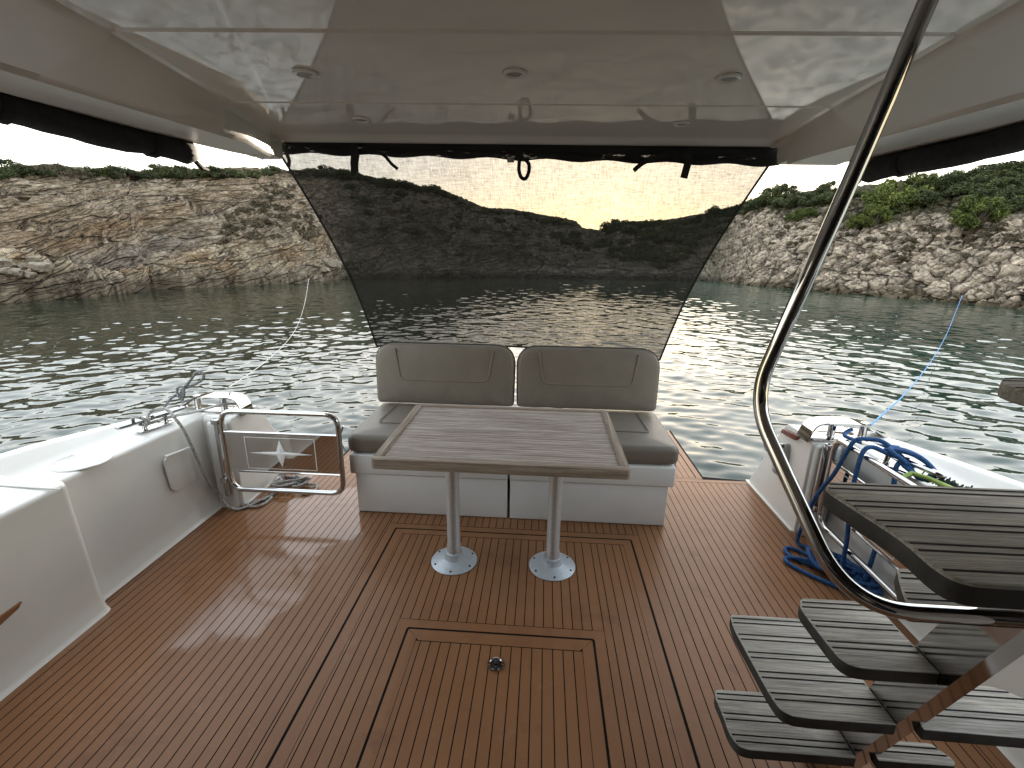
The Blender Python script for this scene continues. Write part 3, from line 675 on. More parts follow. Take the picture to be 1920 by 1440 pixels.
# outer border of the big hatch with rounded corners and mitres
def hatch_frame(x0, x1, ya, wd, r, down):
    o1 = [(x0 - wd, down), (x0 - wd, ya + wd - r)] + [(x0 - wd + r - r * math.cos(t), ya + wd - r + r * math.sin(t)) for t in (R(22), R(45), R(67))] + [(x0 - wd + r, ya + wd), (x1 + wd - r, ya + wd)] + [(x1 + wd - r + r * math.sin(t), ya + wd - r + r * math.cos(t)) for t in (R(22), R(45), R(67))] + [(x1 + wd, ya + wd - r), (x1 + wd, down)]
    return o1
def ring_border(mb, x0, x1, ya, wd, r, down):
    g = GAP / 2
    mb.quad(x0 - wd + g, x0 - .005, down, ya - .0, 0); mb.quad(x1 + .005, x1 + wd - g, down, ya - .0, 0)
    c = wd - r
    arcL = [(x0 - wd + g + (r - g) - (r - g) * math.cos(t), ya + c + (r - g) * math.sin(t) - 0) for t in np.linspace(0, R(45), 4)]
    mb.add([(x0 - wd + g, ya, 0), (x0 - .005, ya, 0), (x0 - .005, ya + .003, 0)] + [(a - .0015, b - .0015, 0) for a, b in arcL[::-1]], [tuple(range(3 + len(arcL)))])
    arcR = [(x1 + wd - g - (r - g) + (r - g) * math.cos(t), b) for t, (a, b) in zip(np.linspace(0, R(45), 4), arcL)]
    mb.add([(x1 + .005, ya, 0), (x1 + wd - g, ya, 0)] + [(a + .0015, b - .0015, 0) for a, b in arcR] + [(x1 + .005, ya + .003, 0)], [tuple(range(3 + len(arcR)))])
    top = [(x0 - wd + g + (r - g) - (r - g) * math.cos(t), ya + c + (r - g) * math.sin(t)) for t in np.linspace(R(45), R(90), 4)]
    topR = [(x1 + wd - g - (r - g) + (r - g) * math.cos(t), ya + c + (r - g) * math.sin(t)) for t in np.linspace(R(90), R(45), 4)]
    P = [(x0 + .001, ya + .005)] + [(a + .0015, b) for a, b in top] + [(a - .0015, b) for a, b in topR] + [(x1 - .001, ya + .005)]
    mb.add([(a, b, 0) for a, b in P], [tuple(range(len(P)))])
def inner_border(mb, x0, x1, ya, wd):
    g = GAP / 2
    P = [(x0 + .007, ya - .005), (x1 - .007, ya - .005), (x1 - wd + g, ya - wd + g), (x0 + wd - g, ya - wd + g)]; mb.add([(a, b, 0) for a, b in P], [(0, 1, 2, 3)])
ring_border(dk, SL, SR, HA, W1, .045, -.6)
deck = dk.build('deck', [MT['deck'], MT['rubber']], smooth_angle=None, recalc=False)
tag(deck, 'brown synthetic teak cockpit floor with thin dark caulk lines', 'deck', kind='structure')

# big hatch (lifts), small hatch (lifts) with its latch
t = thing('deck_hatch', 'large teak floor hatch carrying both table legs, between the two long dark seams', 'hatch', (SL, -.6, 0))
q = MB()
for a, b in ((SL + .006, SL + W1), (SR - W1, SR - .006)):
    q.add([(a, -.6, 0), (b, -.6, 0), (b, HA - (W1 if b < 0 else .006) , 0), (a, HA - (.006 if b < 0 else W1), 0)], [(0, 1, 2, 3)])
inner_border(q, SL, SR, HA, W1)
planks(q, SL + W1, l - W1, -.6, HA - W1, l + 8 * PS - .006); planks(q, r_ + W1, SR - W1, -.6, HA - W1, l + 8 * PS - .006)
planks(q, l - W1, r_ + W1, aft + W1 + .001, HA - W1, l + 8 * PS - .006)
ring_border(q, l, r_, aft, W1, .045, -.6); q.quad(l - W1, l, aft, aft + W1, -.0008); q.quad(r_, r_ + W1, aft, aft + W1, -.0008)
child(t, q, 'plank_panel', MT['deck'], smooth_angle=None, recalc=False)
t = thing('deck_hatch', 'smaller teak floor hatch with a round chrome latch in front of the table', 'hatch', (l, -.6, 0))
q = MB()
q.quad(l + .005, l + W1, -.6, aft - W1, 0); q.add([(l + .005, aft - W1, 0), (l + W1, aft - W1, 0), (l + .0065, aft - .008, 0)], [(0, 1, 2)])
q.quad(r_ - W1, r_ - .005, -.6, aft - W1, 0); q.add([(r_ - W1, aft - W1, 0), (r_ - .005, aft - W1, 0), (r_ - .0065, aft - .008, 0)], [(0, 1, 2)])
inner_border(q, l, r_, aft, W1 + .014)
planks(q, l + W1, r_ - W1, -.6, aft - W1 - .014, l + W1 + .024)
child(t, q, 'plank_panel', MT['deck'], smooth_angle=None, recalc=False)
q = MB(); lc = (-.145, 1.505, 0)
q.lathe([(.0, .0012), (.0325, .0012), (.034, .003), (.033, .006), (.029, .0065), (.026, .003), (.018, .0015), (.0, .0015)], lc, 36)
la = child(t, q, 'latch', MT['steel'])
q = MB(); q.box(-.153, -.137, 1.505, 1.530, .003, .0085, .003, rot=None); q.lathe([(.0, .0045), (.010, .0045), (.011, .003)], (-.145, 1.492, 0), 16)
child(la, q, 'latch_button', MT['dark'])

# ------------------------------------------------------------------ hull and superstructure mouldings
boat = thing('motor_yacht', 'white fibreglass motor yacht whose cockpit sides, stern corners and hardtop frame the view', 'boat', (XC, 3.3, 0))
def mirx(x, m): return 2 * XC - x if m else x
def rprofile(pts, r):
    rr = r if hasattr(r, '__len__') else [r] * len(pts)
    return [(p.x, p.z) for p in fillet([(a, 0, b) for a, b in pts], rr, 5)]
def bulwark(m):
    q = MB()
    def sec(y, xi, zt, xl, zg, xg):
        P = [(xi - .035, -.012), (xi - .005, .006), (xi + .012, .07), (xi + .02 + (.02 if xi > 1.6 else 0), zt), (xl, zt + .006), (xg, zg), (xg + .055, zg), (xg + .10, .1), (xg + .02, -.9)]
        P = rprofile(P, [0, .02, .03, .022, .03, .018, .02, .06, 0]); return [(mirx(x, m), y, z) for x, z in P]
    # aft length (recessed side) and forward length (stands further in)
    xi = 1.71
    q.loft([sec(y, xi, zt, xl, zg, xg) for y, zt, xl, zg, xg in ((1.60, .628, 1.97, .722, 2.05), (1.9, .625, 1.965, .705, 2.035), (2.2, .620, 1.945, .675, 2.005), (2.5, .615, 1.915, .645, 1.965), (2.72, .605, 1.88, .618, 1.93), (2.8, .60, 1.86, .61, 1.90))])
    fwd = [sec(y, 1.625 + b, .645, 2.00 + c, zg, xg) for y, b, c, zg, xg in ((-1.0, -.02, .05, .76, 2.16), (.6, -.01, .03, .75, 2.12), (1.2, 0, .0, .738, 2.08), (1.640, 0, -.02, .722, 2.052), (1.655, .0025, -.02, .722, 2.052), (1.668, .010, -.02, .721, 2.051), (1.678, .023, -.02, .72, 2.051), (1.682, .040, -.02, .72, 2.05), (1.683, .072, -.02, .718, 2.05))]
    q.loft(fwd)
    if 1:
        e = fwd[-1]; q.add(e + [(mirx(1.8, m), 1.685, -.012)], [tuple(range(len(e) + 1))])
    return q
for m in (0, 1):
    b_ = child(boat, bulwark(m), 'bulwark', MT['gelcoat'], smooth_angle=40, recalc=not True)
    # mouldings: stern corner (pod)
    q = MB(); xi = 1.565
    prof = fil2([(2.585, -.02), (3.245, -.02), (3.235, .03), (2.90, .575), (2.86, .602), (2.60, .606), (2.585, .58)], [0, 0, .02, .08, .03, .02, .02][0] or .018, 5)
    a0, a1 = (mirx(xi, m), mirx(1.90, m)) if not m else (mirx(1.90, m), mirx(xi, m))
    q.prism(prof, a0, a1, 'x', bev=.016, seg=3)
    # flared outer quarter
    q.loft([[(mirx(1.90, m), y, z) for y, z in prof], [(mirx(2.06, m), y - .02 * z, z * .99 - .02) for y, z in prof], [(mirx(2.07, m), y - .05, z - .25) for y, z in prof]])
    pd_ = child(boat, q, 'stern_corner', MT['gelcoat'])
    q = MB(); xs_ = sorted((mirx(1.50, m), mirx(1.57, m)))
    q.prism(fil2([(2.60, -.012), (3.265, -.012), (3.265, .008), (2.60, .008)], .004, 2), *sorted((mirx(1.553, m), mirx(1.58, m))), 'x', bev=.003)
    child(boat, q, 'corner_skirt', MT['gelcoat'])
# transom and hull stern
q = MB(); q.box(-1.93, 1.59, 3.18, 3.262, -.9, -.012, .008); child(boat, q, 'transom', MT['gelcoat'])
q = MB(); q.box(-1.60, 1.256, 3.262, 4.26, -.13, -.006, .012); child(boat, q, 'platform_edge', MT['gelcoat'])
q = MB(); q.box(-2.2, 1.9, -2.6, 3.2, -.9, -.03); child(boat, q, 'hull_body', MT['gelcoat'])
# port coaming details: hinged section joint, round cap, access cover, small toe recess with teak
q = MB(); q.prism([(-1.960, 1.598), (-2.318, 1.606), (-2.318, 1.613), (-1.960, 1.605)], .6485, .653, 'z'); child(boat, q, 'joint_line', MT['grey_plastic'])
q = MB()
for k in range(24):
    a = R(-170 + 7.4 * k); b = R(-170 + 7.4 * (k + 1))
c_ = [Vector((-2.175 + .115 * math.cos(R(a)), 1.90 + .115 * math.sin(R(a)), .631)) for a in range(150, 345, 12)]
q.tube(c_, .0035, 6); q.lathe([(0, .001), (.112, .001), (.113, .003), (.108, .0055), (0, .0065)], (-2.175, 1.90, .626), 40); child(boat, q, 'filler_cap', MT['gelcoat'])
q = MB()
pc = fil2([(2.215, .505), (2.43, .475), (2.43, .265), (2.235, .275)], .05, 6)
q.prism(pc, -2.066, -2.0525, 'x', bev=.006); child(boat, q, 'access_cover', MT['gelcoat'])
q = MB(); q.tube([(-2.042, 2.215, .512), (-2.042, 2.40, .487)], .008, 8); child(boat, q, 'cover_lip', MT['gelcoat'])
tr_ = [tuple(onx(a_, b_, -1.980)[1:]) for a_, b_ in ((-60, 1185), (-60, 1205), (0, 1172), (34, 1141), (41, 1128), (0, 1157))]
q = MB(); q.prism(tr_, -1.995, -1.978, 'x'); child(boat, q, 'toe_recess', MT['deck'])

# saloon front: aft bulkhead with dark glass doors, unseen behind the eye; added with the wings to block light
q = MB(); q.box(-2.1, -2.02, -.98, .35, .6, 2.2, .01); child(boat, q, 'unseen_wing_wall', MT['gelcoat'])
q = MB(); q.box(1.68, 1.76, -.98, .35, .6, 2.2, .01); child(boat, q, 'unseen_wing_wall', MT['gelcoat'])
q = MB(); q.box(-2.02, 1.68, -.97, -.93, .0, 2.24); child(boat, q, 'unseen_saloon_door', MT['glass_dark'])
# hardtop --------------------------------------------------------------
# columns across (x), as functions of y: port outer edge, port crease, panel edge ... starboard
ht = MB()
def roof_sec(y):
    f = (y + .8) / 3.3
    iL = np.interp(y, [-.8, 1.24, 2.3, 2.44], [-.98, -1.095, -1.245, -1.34]); iR = np.interp(y, [-.8, 1.22, 2.0, 2.44], [.90, .975, 1.035, 1.09])
    cLx = np.interp(y, [-.8, 1.21, 2.05, 2.44], [-1.62, -1.33, -1.21, -1.30]); cRx = np.interp(y, [-.8, 1.46, 2.2, 2.44], [1.58, 1.235, 1.115, 1.10])
    oL = np.interp(y, [-.8, 1.4, 2.0, 2.30, 2.44], [-1.75, -1.60, -1.54, -1.46, -1.40]); oR = np.interp(y, [-.8, 1.77, 2.28, 2.44], [1.72, 1.55, 1.45, 1.38])
    cz = 2.04
    zp = 2.14
    P = [(oL - .10, 2.20), (oL - .045, 2.10), (oL, cz + .012), (oL + .025, cz), (cLx - .010, cz - .012), (cLx + .002, cz + .003), (cLx + (iL - cLx) * .55, cz + (zp - cz) * .42), (iL - .012, zp - .022), (iL + .004, zp - .004), (iL + .02, zp),
         (iL * .66 + iR * .33, zp), (iL * .33 + iR * .66, zp), (iR - .02, zp), (iR - .004, zp - .004), (iR + .012, zp - .022), (cRx + (iR - cRx) * .55, cz + (zp - cz) * .42), (cRx - .002, cz + .003), (cRx + .010, cz - .012), (oR - .025, cz), (oR, cz + .012), (oR + .045, 2.10), (oR + .10, 2.20)]
    return P
ys = [-.8, -.2, .4, .8, 1.0, 1.2, 1.318, 1.326, 1.334, 1.342, 1.5, 1.7, 1.905, 1.912, 1.92, 1.927, 2.05, 2.2, 2.3, 2.38]
secs = []
for y in ys:
    P = roof_sec(y); g = .006 if y in (1.326, 1.334, 1.912, 1.92) else 0
    secs.append([(x, y + (x + .17) * .045, z + (g if 9 <= i <= 12 else 0)) for i, (x, z) in enumerate(P)])
# rolled aft lip
for dy, dz in ((.03, -.002), (.06, -.007), (.09, -.014), (.115, -.017), (.13, -.012), (.14, .004), (.15, .10)):
    P = roof_sec(2.40); secs.append([(x, min(2.38 + dy + (x + .17) * .045 - (0 if 8 <= i <= 13 else .06), 9), max(z, 2.04) + dz * (1 if 8 <= i <= 13 else .2) if dy < .149 else 2.24) for i, (x, z) in enumerate(P)])
ht.loft(secs)
ht.add([(-1.9, -.8, 2.24), (1.9, -.8, 2.24), (1.6, 2.6, 2.24), (-1.7, 2.45, 2.24)], [(0, 1, 2, 3)])
hob = child(boat, ht, 'hardtop', MT['roof'], smooth_angle=32)
hob.data.materials.append(MT['roof_satin'])
for pl in hob.data.polygons:
    pl.material_index = 0 if all(hob.data.vertices[v].co.z > 2.10 for v in pl.vertices) and pl.center.z < 2.16 and pl.center.y > -2 and abs(pl.normal.z) > .9 else 1
    if all(hob.data.vertices[v].co.z > 2.138 for v in pl.vertices) and pl.center.y < 2.36: pl.use_smooth = False
for x, y in ((-.746, 1.583), (-.107, 1.60), (.541, 1.654), (-.770, 2.10), (.546, 2.18)):
    q = MB(); q.lathe([(.0, 0), (.037, 0), (.038, -.003), (.035, -.0075), (.027, -.0085), (.024, -.005), (.022, -.003), (0, -.003)], (x, y, 2.1395), 36); d_ = child(boat, q, 'downlight', MT['gelcoat'])
    q = MB(); q.lathe([(0, -.0032), (.0215, -.0032), (.0215, -.0048), (0, -.0052)], (x, y, 2.1395), 28); child(d_, q, 'light_lens', MT['lens'])
# bright metal end fittings at the stern corners of the hardtop
for x, y in ((-1.36, 2.28), (1.135, 2.40)):
    q = MB(); q.box(x - .022, x + .022, y - .03, y + .02, 2.028, 2.075, .012, 3); child(boat, q, 'corner_fitting', MT['gelcoat'])

for o in [hob] + [c for c in bpy.data.objects if c.name.startswith(('bulwark', 'stern_corner'))]:
    wn_ = o.modifiers.new('wn', 'WEIGHTED_NORMAL'); wn_.keep_sharp = True; wn_.weight = 90
# ------------------------------------------------------------------ rolled side curtains under the hardtop edges
def roll(a, b, rad, label, tail):
    t = thing('rolled_curtain', label, 'curtain', a)
    q = MB(); A, B = Vector(a), Vector(b); n_ = 46; pts = []; rr = []
    for k in range(n_ + 1):
        u = k / n_; p_ = A.lerp(B, u); p_.z += .006 * math.sin(u * 23) ; p_.x += .004 * math.sin(u * 31); pts.append(p_); rr.append(rad * (1 + .04 * math.sin(u * 47) + .03 * math.sin(u * 97)) * (.55 if k == 0 else 1))
    q.tube(pts, rr, 16); child(t, q, 'cloth_roll', MT['curtain'])
    q = MB()
    q.add([(A.x, A.y, A.z + rad * .3), (B.x, B.y, B.z + rad * .3), (B.x + (.02 if A.x > 0 else -.02), B.y, B.z + .14), (A.x + (.02 if A.x > 0 else -.02), A.y, A.z + .085)], [(0, 1, 2, 3)])
    child(t, q, 'hanging_flap', MT['curtain'])
    q = MB(); q.tube([A + Vector((0, .0, -rad * .6)), A + Vector((0, .03, -rad * 1.0)), A + Vector((0, .07, -rad * 1.05))], [.010, .012, .006], 6); child(t, q, 'tail', MT['black'])
    for u in (.10, .34):
        p_ = A.lerp(B, u); q = MB(); dr = (B - A).normalized() * .012
        q.tube([p_ - dr, p_ + dr], rad * 1.07, 16); child(t, q, 'tie_strap', MT['black'])
roll((1.435, 2.42, 1.985), (1.75, .2, 2.045), .047, 'rolled black side curtain hanging under the starboard roof edge, above the green slope', 1)
roll((-1.50, 2.08, 2.000), (-1.86, .2, 2.045), .047, 'rolled black side curtain hanging under the port roof edge, above the tan cliff', 1)

# ------------------------------------------------------------------ sun shade
t = thing('sun_shade', 'trapezoid of black see-through mesh stretched between the hardtop and the bench backs', 'sun shade', (XC, 2.5, 2.09))
TL, TR = Vector((-1.385, 2.47, 2.160)), Vector((1.125, 2.56, 2.122)); BL, BR = Vector((-1.20, 3.27, .945)), Vector((.835, 3.27, .900))
q = MB(); NU, NV = 40, 24; secs = []
for j in range(NV + 1):
    v = j / NV; row = []
    for i in range(NU + 1):
        u = i / NU; e = u - .5
        p_ = TL.lerp(TR, u).lerp(BL.lerp(BR, u), v)
        p_.x += -.05 * math.sin(math.pi * v) * (2 * e) ; p_.y += .02 * math.sin(math.pi * v); p_.z += (.045 * (1 - (2 * e) ** 2)) * v
        row.append(tuple(p_))
    secs.append(row)
q.loft(secs); child(t, q, 'mesh_cloth', MT['shade'], smooth_angle=180)
L_ = [Vector(r[0]) for r in secs]; R_ = [Vector(r[-1]) for r in secs]; B_ = [Vector(p) for p in secs[-1]]
for E_ in (L_, R_, B_):
    q = MB(); q.tube(E_, .0065, 6); child(t, q, 'hem', MT['black'])
q = MB()
def rowat(v): return [Vector(p_) for p_ in secs[v]]
T_ = [TL.lerp(TR, i / 60) for i in range(61)]
rg = np.random.default_rng(4)
q.loft([[tuple(p_ + Vector((0, .0, .006))) for p_ in T_], [tuple(p_ + Vector((0, -.010, -.008))) for p_ in T_], [tuple(p_ + Vector((0, -.014, -.026))) for p_ in T_], [tuple(p_ + Vector((0, -.010, -.048))) for p_ in T_]])
child(t, q, 'top_hem', MT['black'], smooth_angle=180)
q = MB(); q.loft([[tuple(p_ + Vector((0, -.012, -.046))) for p_ in T_], [tuple(p_ + Vector((0, -.022, -.062 - .008 * math.sin(i * .5)))) for i, p_ in enumerate(T_)], [tuple(p_ + Vector((0, -.012, -.084 - .006 * math.sin(i * .9)))) for i, p_ in enumerate(T_)]])
child(t, q, 'folded_mesh', MT['shade_roll'], smooth_angle=180)
def ribbon(pts, wd, name='strap', sm=6, wdir=(1, 0, 0)):
    P = smooth([Vector(p_) for p_ in pts], sm); q = MB(); W = Vector(wdir) * wd / 2; th = Vector((0, .0018, 0))
    sec = []; wd *= 1.25
    for i, p_ in enumerate(P):
        tg = (P[min(i + 1, len(P) - 1)] - P[max(i - 1, 0)]).normalized(); n_ = tg.cross(Vector((0, 1, 0)))
        if n_.length < .1: n_ = Vector((1, 0, 0))
        W = n_.normalized() * wd / 2
        sec.append([tuple(p_ - W - th), tuple(p_ + W - th), tuple(p_ + W + th), tuple(p_ - W + th)])
    q.loft(sec, close=True); return child(t, q, name, MT['black'])
yS = 2.45
def sp(px, py, y=None): return ony(px, py, (2.435 + .09 * (px - 500) / 980) if y is None else y)
ribbon([sp(528, 272), sp(536, 285), sp(542, 300), sp(541, 313)], .014)
ribbon([sp(664, 268), sp(665, 290), sp(664, 308), sp(666, 322)], .030)
ribbon([sp(672, 290), sp(670, 305), sp(669, 322), sp(664, 326), sp(660, 320), sp(661, 308)], .010)
ribbon([sp(706, 283), sp(722, 293), sp(734, 307), sp(746, 317)], .012)
ribbon([sp(974, 280), sp(974, 300), sp(973, 318), sp(977, 332), sp(985, 335), sp(991, 324), sp(992, 310), sp(987, 301), sp(978, 298)], .014)
ribbon([sp(973, 278), sp(974, 292), sp(973, 302)], .030)
ribbon([sp(1262, 285), sp(1245, 292), sp(1225, 297), sp(1205, 306), sp(1188, 320)], .017)
ribbon([sp(1289, 280), sp(1292, 296), sp(1288, 312), sp(1282, 334)], .028)
ribbon([sp(1264, 282), sp(1268, 295), sp(1280, 290), sp(1287, 296)], .022)
q = MB(); q.box(*sorted((sp(955, 0)[0], sp(969, 0)[0])), yS - .006, yS + .004, sp(0, 298)[2], sp(0, 288)[2], .002); child(t, q, 'buckle', MT['grey_plastic'])
q = MB(); a = sp(486, 262, 2.40); b = sp(484, 275, 2.40)
q.tube([sp(510, 266, 2.46), sp(498, 256, 2.43), sp(483, 256, 2.40), sp(478, 265, 2.38), sp(483, 276, 2.38)], .010, 8, sm=5); child(t, q, 'corner_strap', MT['black'])
q = MB(); q.tube([sp(1478, 275, 2.54), sp(1488, 270, 2.50), sp(1494, 276, 2.46), sp(1487, 291, 2.45)], .009, 8, sm=5); child(t, q, 'corner_strap', MT['black'])
t = thing('cord_loop', 'thin loop of cord hanging off the port corner of the hardtop beside the shade', 'cord', tuple(sp(500, 275, 2.36)))
q = MB(); q.tube([sp(502, 270, 2.36), sp(499, 290, 2.36), sp(489, 305, 2.36), sp(492, 316, 2.36), sp(502, 312, 2.36), sp(507, 298, 2.36), sp(504, 280, 2.36)], .0022, 6, sm=6); child(t, q, 'cord', MT['grey_plastic'])

# ------------------------------------------------------------------ bench in two sections
def u_seam(mb, f, pts, r=.0035): mb.tube([f(*p_) for p_ in fillet([(a, b, 0) for a, b in pts], .035, 5) ] if False else [f(p_.x, p_.y) for p_ in fillet([(a, b, 0) for a, b in pts], [0, .04, .04, 0], 6)], r, 6)
def puffy(mb, x0, x1, y0, y1, z0, z1, rad, bev, axis, puff):
    """a cushion: outline with round corners, soft edges, slightly domed face"""
    if axis == 'y': out = fil2([(x0, z0), (x1, z0), (x1, z1), (x0, z1)], rad, 7)
    else: out = fil2([(x0, y0), (x1, y0), (x1, y1), (x0, y1)], rad, 7)
    cx = sum(p_[0] for p_ in out) / len(out); cy = sum(p_[1] for p_ in out) / len(out)
    h0, h1 = (y0, y1) if axis == 'y' else (z0, z1)
    def ring_(s_, h):
        res = []
        for a, b in out:
            dx, dy = a - cx, b - cy; L = math.hypot(dx, dy); k = max(0, (L - s_) / L)
            res.append((cx + dx * k, h, cy + dy * k) if axis == 'y' else (cx + dx * k, cy + dy * k, h))
        return res
    rings = []
    d = 1 if h1 > h0 else -1
    for k in range(7): a = R(90 * k / 6); rings.append(ring_(bev * (1 - math.sin(a)), h0 + d * bev * (1 - math.cos(a))))
    for k in range(7): a = R(90 * (1 - k / 6)); rings.append(ring_(bev * (1 - math.sin(a)), h1 - d * bev * (1 - math.cos(a))))
    last = rings[-1]; cc_ = np.mean(np.array(last), 0)
    for k_, f_ in ((.90, .45), (.78, .75), (.6, .92), (.35, 1.0)): rings.append([tuple(cc_ + (np.array(v_) - cc_) * k_ + (np.array((0, d * puff * f_, 0)) if axis == 'y' else np.array((0, 0, d * puff * f_)))) for v_ in last])
    mb.loft(rings, wrap=True); mb.add(rings[0], [tuple(range(len(out)))]); mb.add(rings[-1], [tuple(range(len(out)))])
def bench(x0, x1, label, mside):
    t = thing('bench_seat', label, 'bench', ((x0 + x1) / 2, 2.9, 0), 'two halves of the stern bench')
    q = MB(); q.box(x0 + (.028 if mside < 0 else .003), x1 - (.028 if mside > 0 else .003), 2.585, 3.22, .003, .272, .008, 3); child(t, q, 'base', MT['bench_white'])
    q = MB(); q.box(x0, x1, 2.572, 3.25, .274, .405, .010, 3); child(t, q, 'lid', MT['bench_white'])
    q = MB(); puffy(q, x0 + (-.012 if mside < 0 else .004), x1 + (.016 if mside > 0 else -.004), 2.578, 3.25, .410, .530, .045, .040, 'z', .018); c = child(t, q, 'seat_cushion', MT['vinyl'], smooth_angle=60)
    q = MB(); zt = .5515
    xa, xb = x0 + .14, x1 - .14
    q.tube([(p_.x, p_.y, zt - .001) for p_ in fillet([(xa, 3.12, 0), (xa - .01, 2.76, 0), (xb + .01, 2.76, 0), (xb, 3.12, 0)], [0, .03, .03, 0], 6)], .0035, 6); child(c, q, 'seam', MT['vinyl'])
    # backrest
    out0 = (x0 + (-.018 if mside < 0 else .0), x1 + (.004 if mside > 0 else -.0))
    q = MB(); bm_ = MB()
    O = [(p_.x, p_.y) for p_ in fillet([(out0[0] + .010, .556, 0), (out0[1] - .010, .556, 0), (out0[1], .985, 0), (out0[0], .985, 0)], [.03, .03, .15, .15], 9, True)]
    cx = sum(a for a, b in O) / len(O); cz = .77
    def ring_(s_, y):
        r2 = []
        for a, b in O:
            dx, dz = a - cx, b - cz; L = math.hypot(dx, dz); k = (L - s_) / L; r2.append((cx + dx * k, y + (b - .556) * .10, cz + dz * k))
        return r2
    rings = [ring_(.03, 3.25), ring_(.008, 3.245), ring_(0, 3.225), ring_(0, 3.165)] + [ring_(.026 * (1 - math.cos(R(a))), 3.165 - .028 * math.sin(R(a))) for a in (20, 40, 60, 80)]
    last = rings[-1]; cc_ = np.mean(np.array(last), 0)
    for k_, f_ in ((.93, .004), (.82, .009), (.6, .013), (.3, .015)): rings.append([tuple(cc_ + (np.array(v_) - cc_) * k_ + np.array((0, -f_, 0))) for v_ in last])
    q.loft(rings, wrap=True); q.add(rings[0], [tuple(range(len(O)))]); q.add(rings[-1], [tuple(range(len(O)))])
    b_ = child(t, q, 'backrest', MT['vinyl'], smooth_angle=60)
    q = MB(); q.tube([(a, 3.172 + (b - .556) * .10, b) for a, _, b in ring_(-.002, 0)], .0045, 6, closed=True); child(b_, q, 'piping', MT['black'])
    q = MB(); w0 = .19
    q.tube([(p_.x, 3.1245 + (p_.y - .556) * .10, p_.y) for p_ in fillet([(out0[0] + w0 - .035, .955, 0), (out0[0] + w0, .735, 0), (out0[1] - w0, .735, 0), (out0[1] - w0 + .035, .955, 0)], [0, .045, .045, 0], 6)], .0060, 8); child(b_, q, 'seam', MT['vinyl'])
    q = MB(); X = x0 - .012 if mside < 0 else x1 + .012
    q.box(min(X, X - .0) - .014, X + .014, 2.66, 2.78, .30, .40, .006); child(t, q, 'side_bracket', MT['grey_plastic'])
    q = MB(); q.lathe([(0, -.03), (.006, -.03), (.006, .03), (.011, .03), (.011, .036), (0, .036)], (X + .0, 2.66, .37), 10, 'y'); q.lathe([(0, -.022), (.009, -.022), (.009, .022), (0, .022)], (X, 2.70, .365), 10, 'x'); child(t, q, 'bolt', MT['dark'])
    return t
tp = bench(-1.168, -.181, 'port half of the stern bench, taupe cushions on white, beside the compass gate', -1)
bench(-.170, .818, 'starboard half of the stern bench, taupe cushions on white, nearer the grey steps', 1)
q = MB(); q.tube([ony(648, 846, 2.75), ony(636, 822, 2.75), ony(636, 820, 2.75)], .004, 8); q.tube([ony(636, 821, 2.75), ony(644, 799, 2.75)], .007, 8); child(tp, q, 'latch_rod', MT['steel'])
q = MB(); q.lathe([(0, 0), (.012, 0), (.010, .012), (.004, .022), (0, .026)], (-.175, 3.11, .535), 12); child(tp, q, 'joint_pin', MT['bench_white'])

# ------------------------------------------------------------------ cockpit table
t = thing('cockpit_table', 'weathered slatted teak table on two aluminium pedestals in front of the bench', 'table', (-.17, 2.2, 0))
x0, x1, y0, y1, zt = -.728, .392, 1.812, 2.592, .742
q = MB()
ysl = np.arange(y0 + .037, y1 - .030, .0215)
for a in ysl: q.box(x0 + .034, x1 - .034, a + .0007, min(a + .0215, y1 - .034) - .0007, zt - .036, zt - .0050 - .0006 * random.random(), .0012, 1)
child(t, q, 'slatted_top', MT['table'], smooth_angle=30)
q = MB(); q.box(x0 + .03, x1 - .03, y0 + .03, y1 - .03, zt - .047, zt - .037); child(t, q, 'underboard', MT['table_rim'])
def rim(poly, mt): 
    q = MB(); q.prism(poly, zt - .044, zt + .004, 'z', bev=.005, seg=2); child(t, q, 'rim_board', mt)
c = .037; g = .0012
rim(fil2([(x0, y0), (x1, y0), (x1 - 0, y0 + c - g), (x1 - c, y0 + c - g), (x0 + c, y0 + c - g), (x0, y0 + c - g)], [.055, .055, .003, .003, .003, .003], 6), MT['table_rim'])
rim([(x0, y1 - c + g), (x0 + c, y1 - c + g), (x1 - c, y1 - c + g), (x1, y1 - c + g), (x1 - .012, y1 - .010), (x1 - .03, y1), (x0 + .03, y1), (x0 + .012, y1 - .010)], MT['table_rim'])
rim([(x0, y0 + c + g), (x0 + c, y0 + c + g), (x0 + c, y1 - c - g), (x0, y1 - c - g)], MT['table_rim_y'])
rim([(x1 - c, y0 + c + g), (x1, y0 + c + g), (x1, y1 - c - g), (x1 - c, y1 - c - g)], MT['table_rim_y'])
for i, px_ in enumerate((-.437, .093)):
    q = MB(); q.lathe([(0, .02), (.0375, .02), (.0375, .10), (.0345, .105), (.0345, .68), (.045, .682), (.045, zt - .05), (0, zt - .05)], (px_, 2.15, 0), 40); p_ = child(t, q, 'pedestal', MT['alu'])
    q = MB(); q.lathe([(0, .0015), (.123, .0015), (.124, .005), (.120, .008), (.075, .019), (.056, .028), (.050, .042), (.0475, .055), (.0475, .062), (.0385, .064), (0, .064)], (px_, 2.15, 0), 56); b_ = child(p_, q, 'flange', MT['alu_base'])
    for k in range(6):
        q = MB(); a = R(30 + 60 * k + (6 if i else 0)); q.lathe([(0, 0), (.0058, 0), (.0052, .0035), (0, .0042)], (px_ + .106 * math.cos(a), 2.15 + .106 * math.sin(a), .0105), 10); child(b_, q, 'screw', MT['dark'])

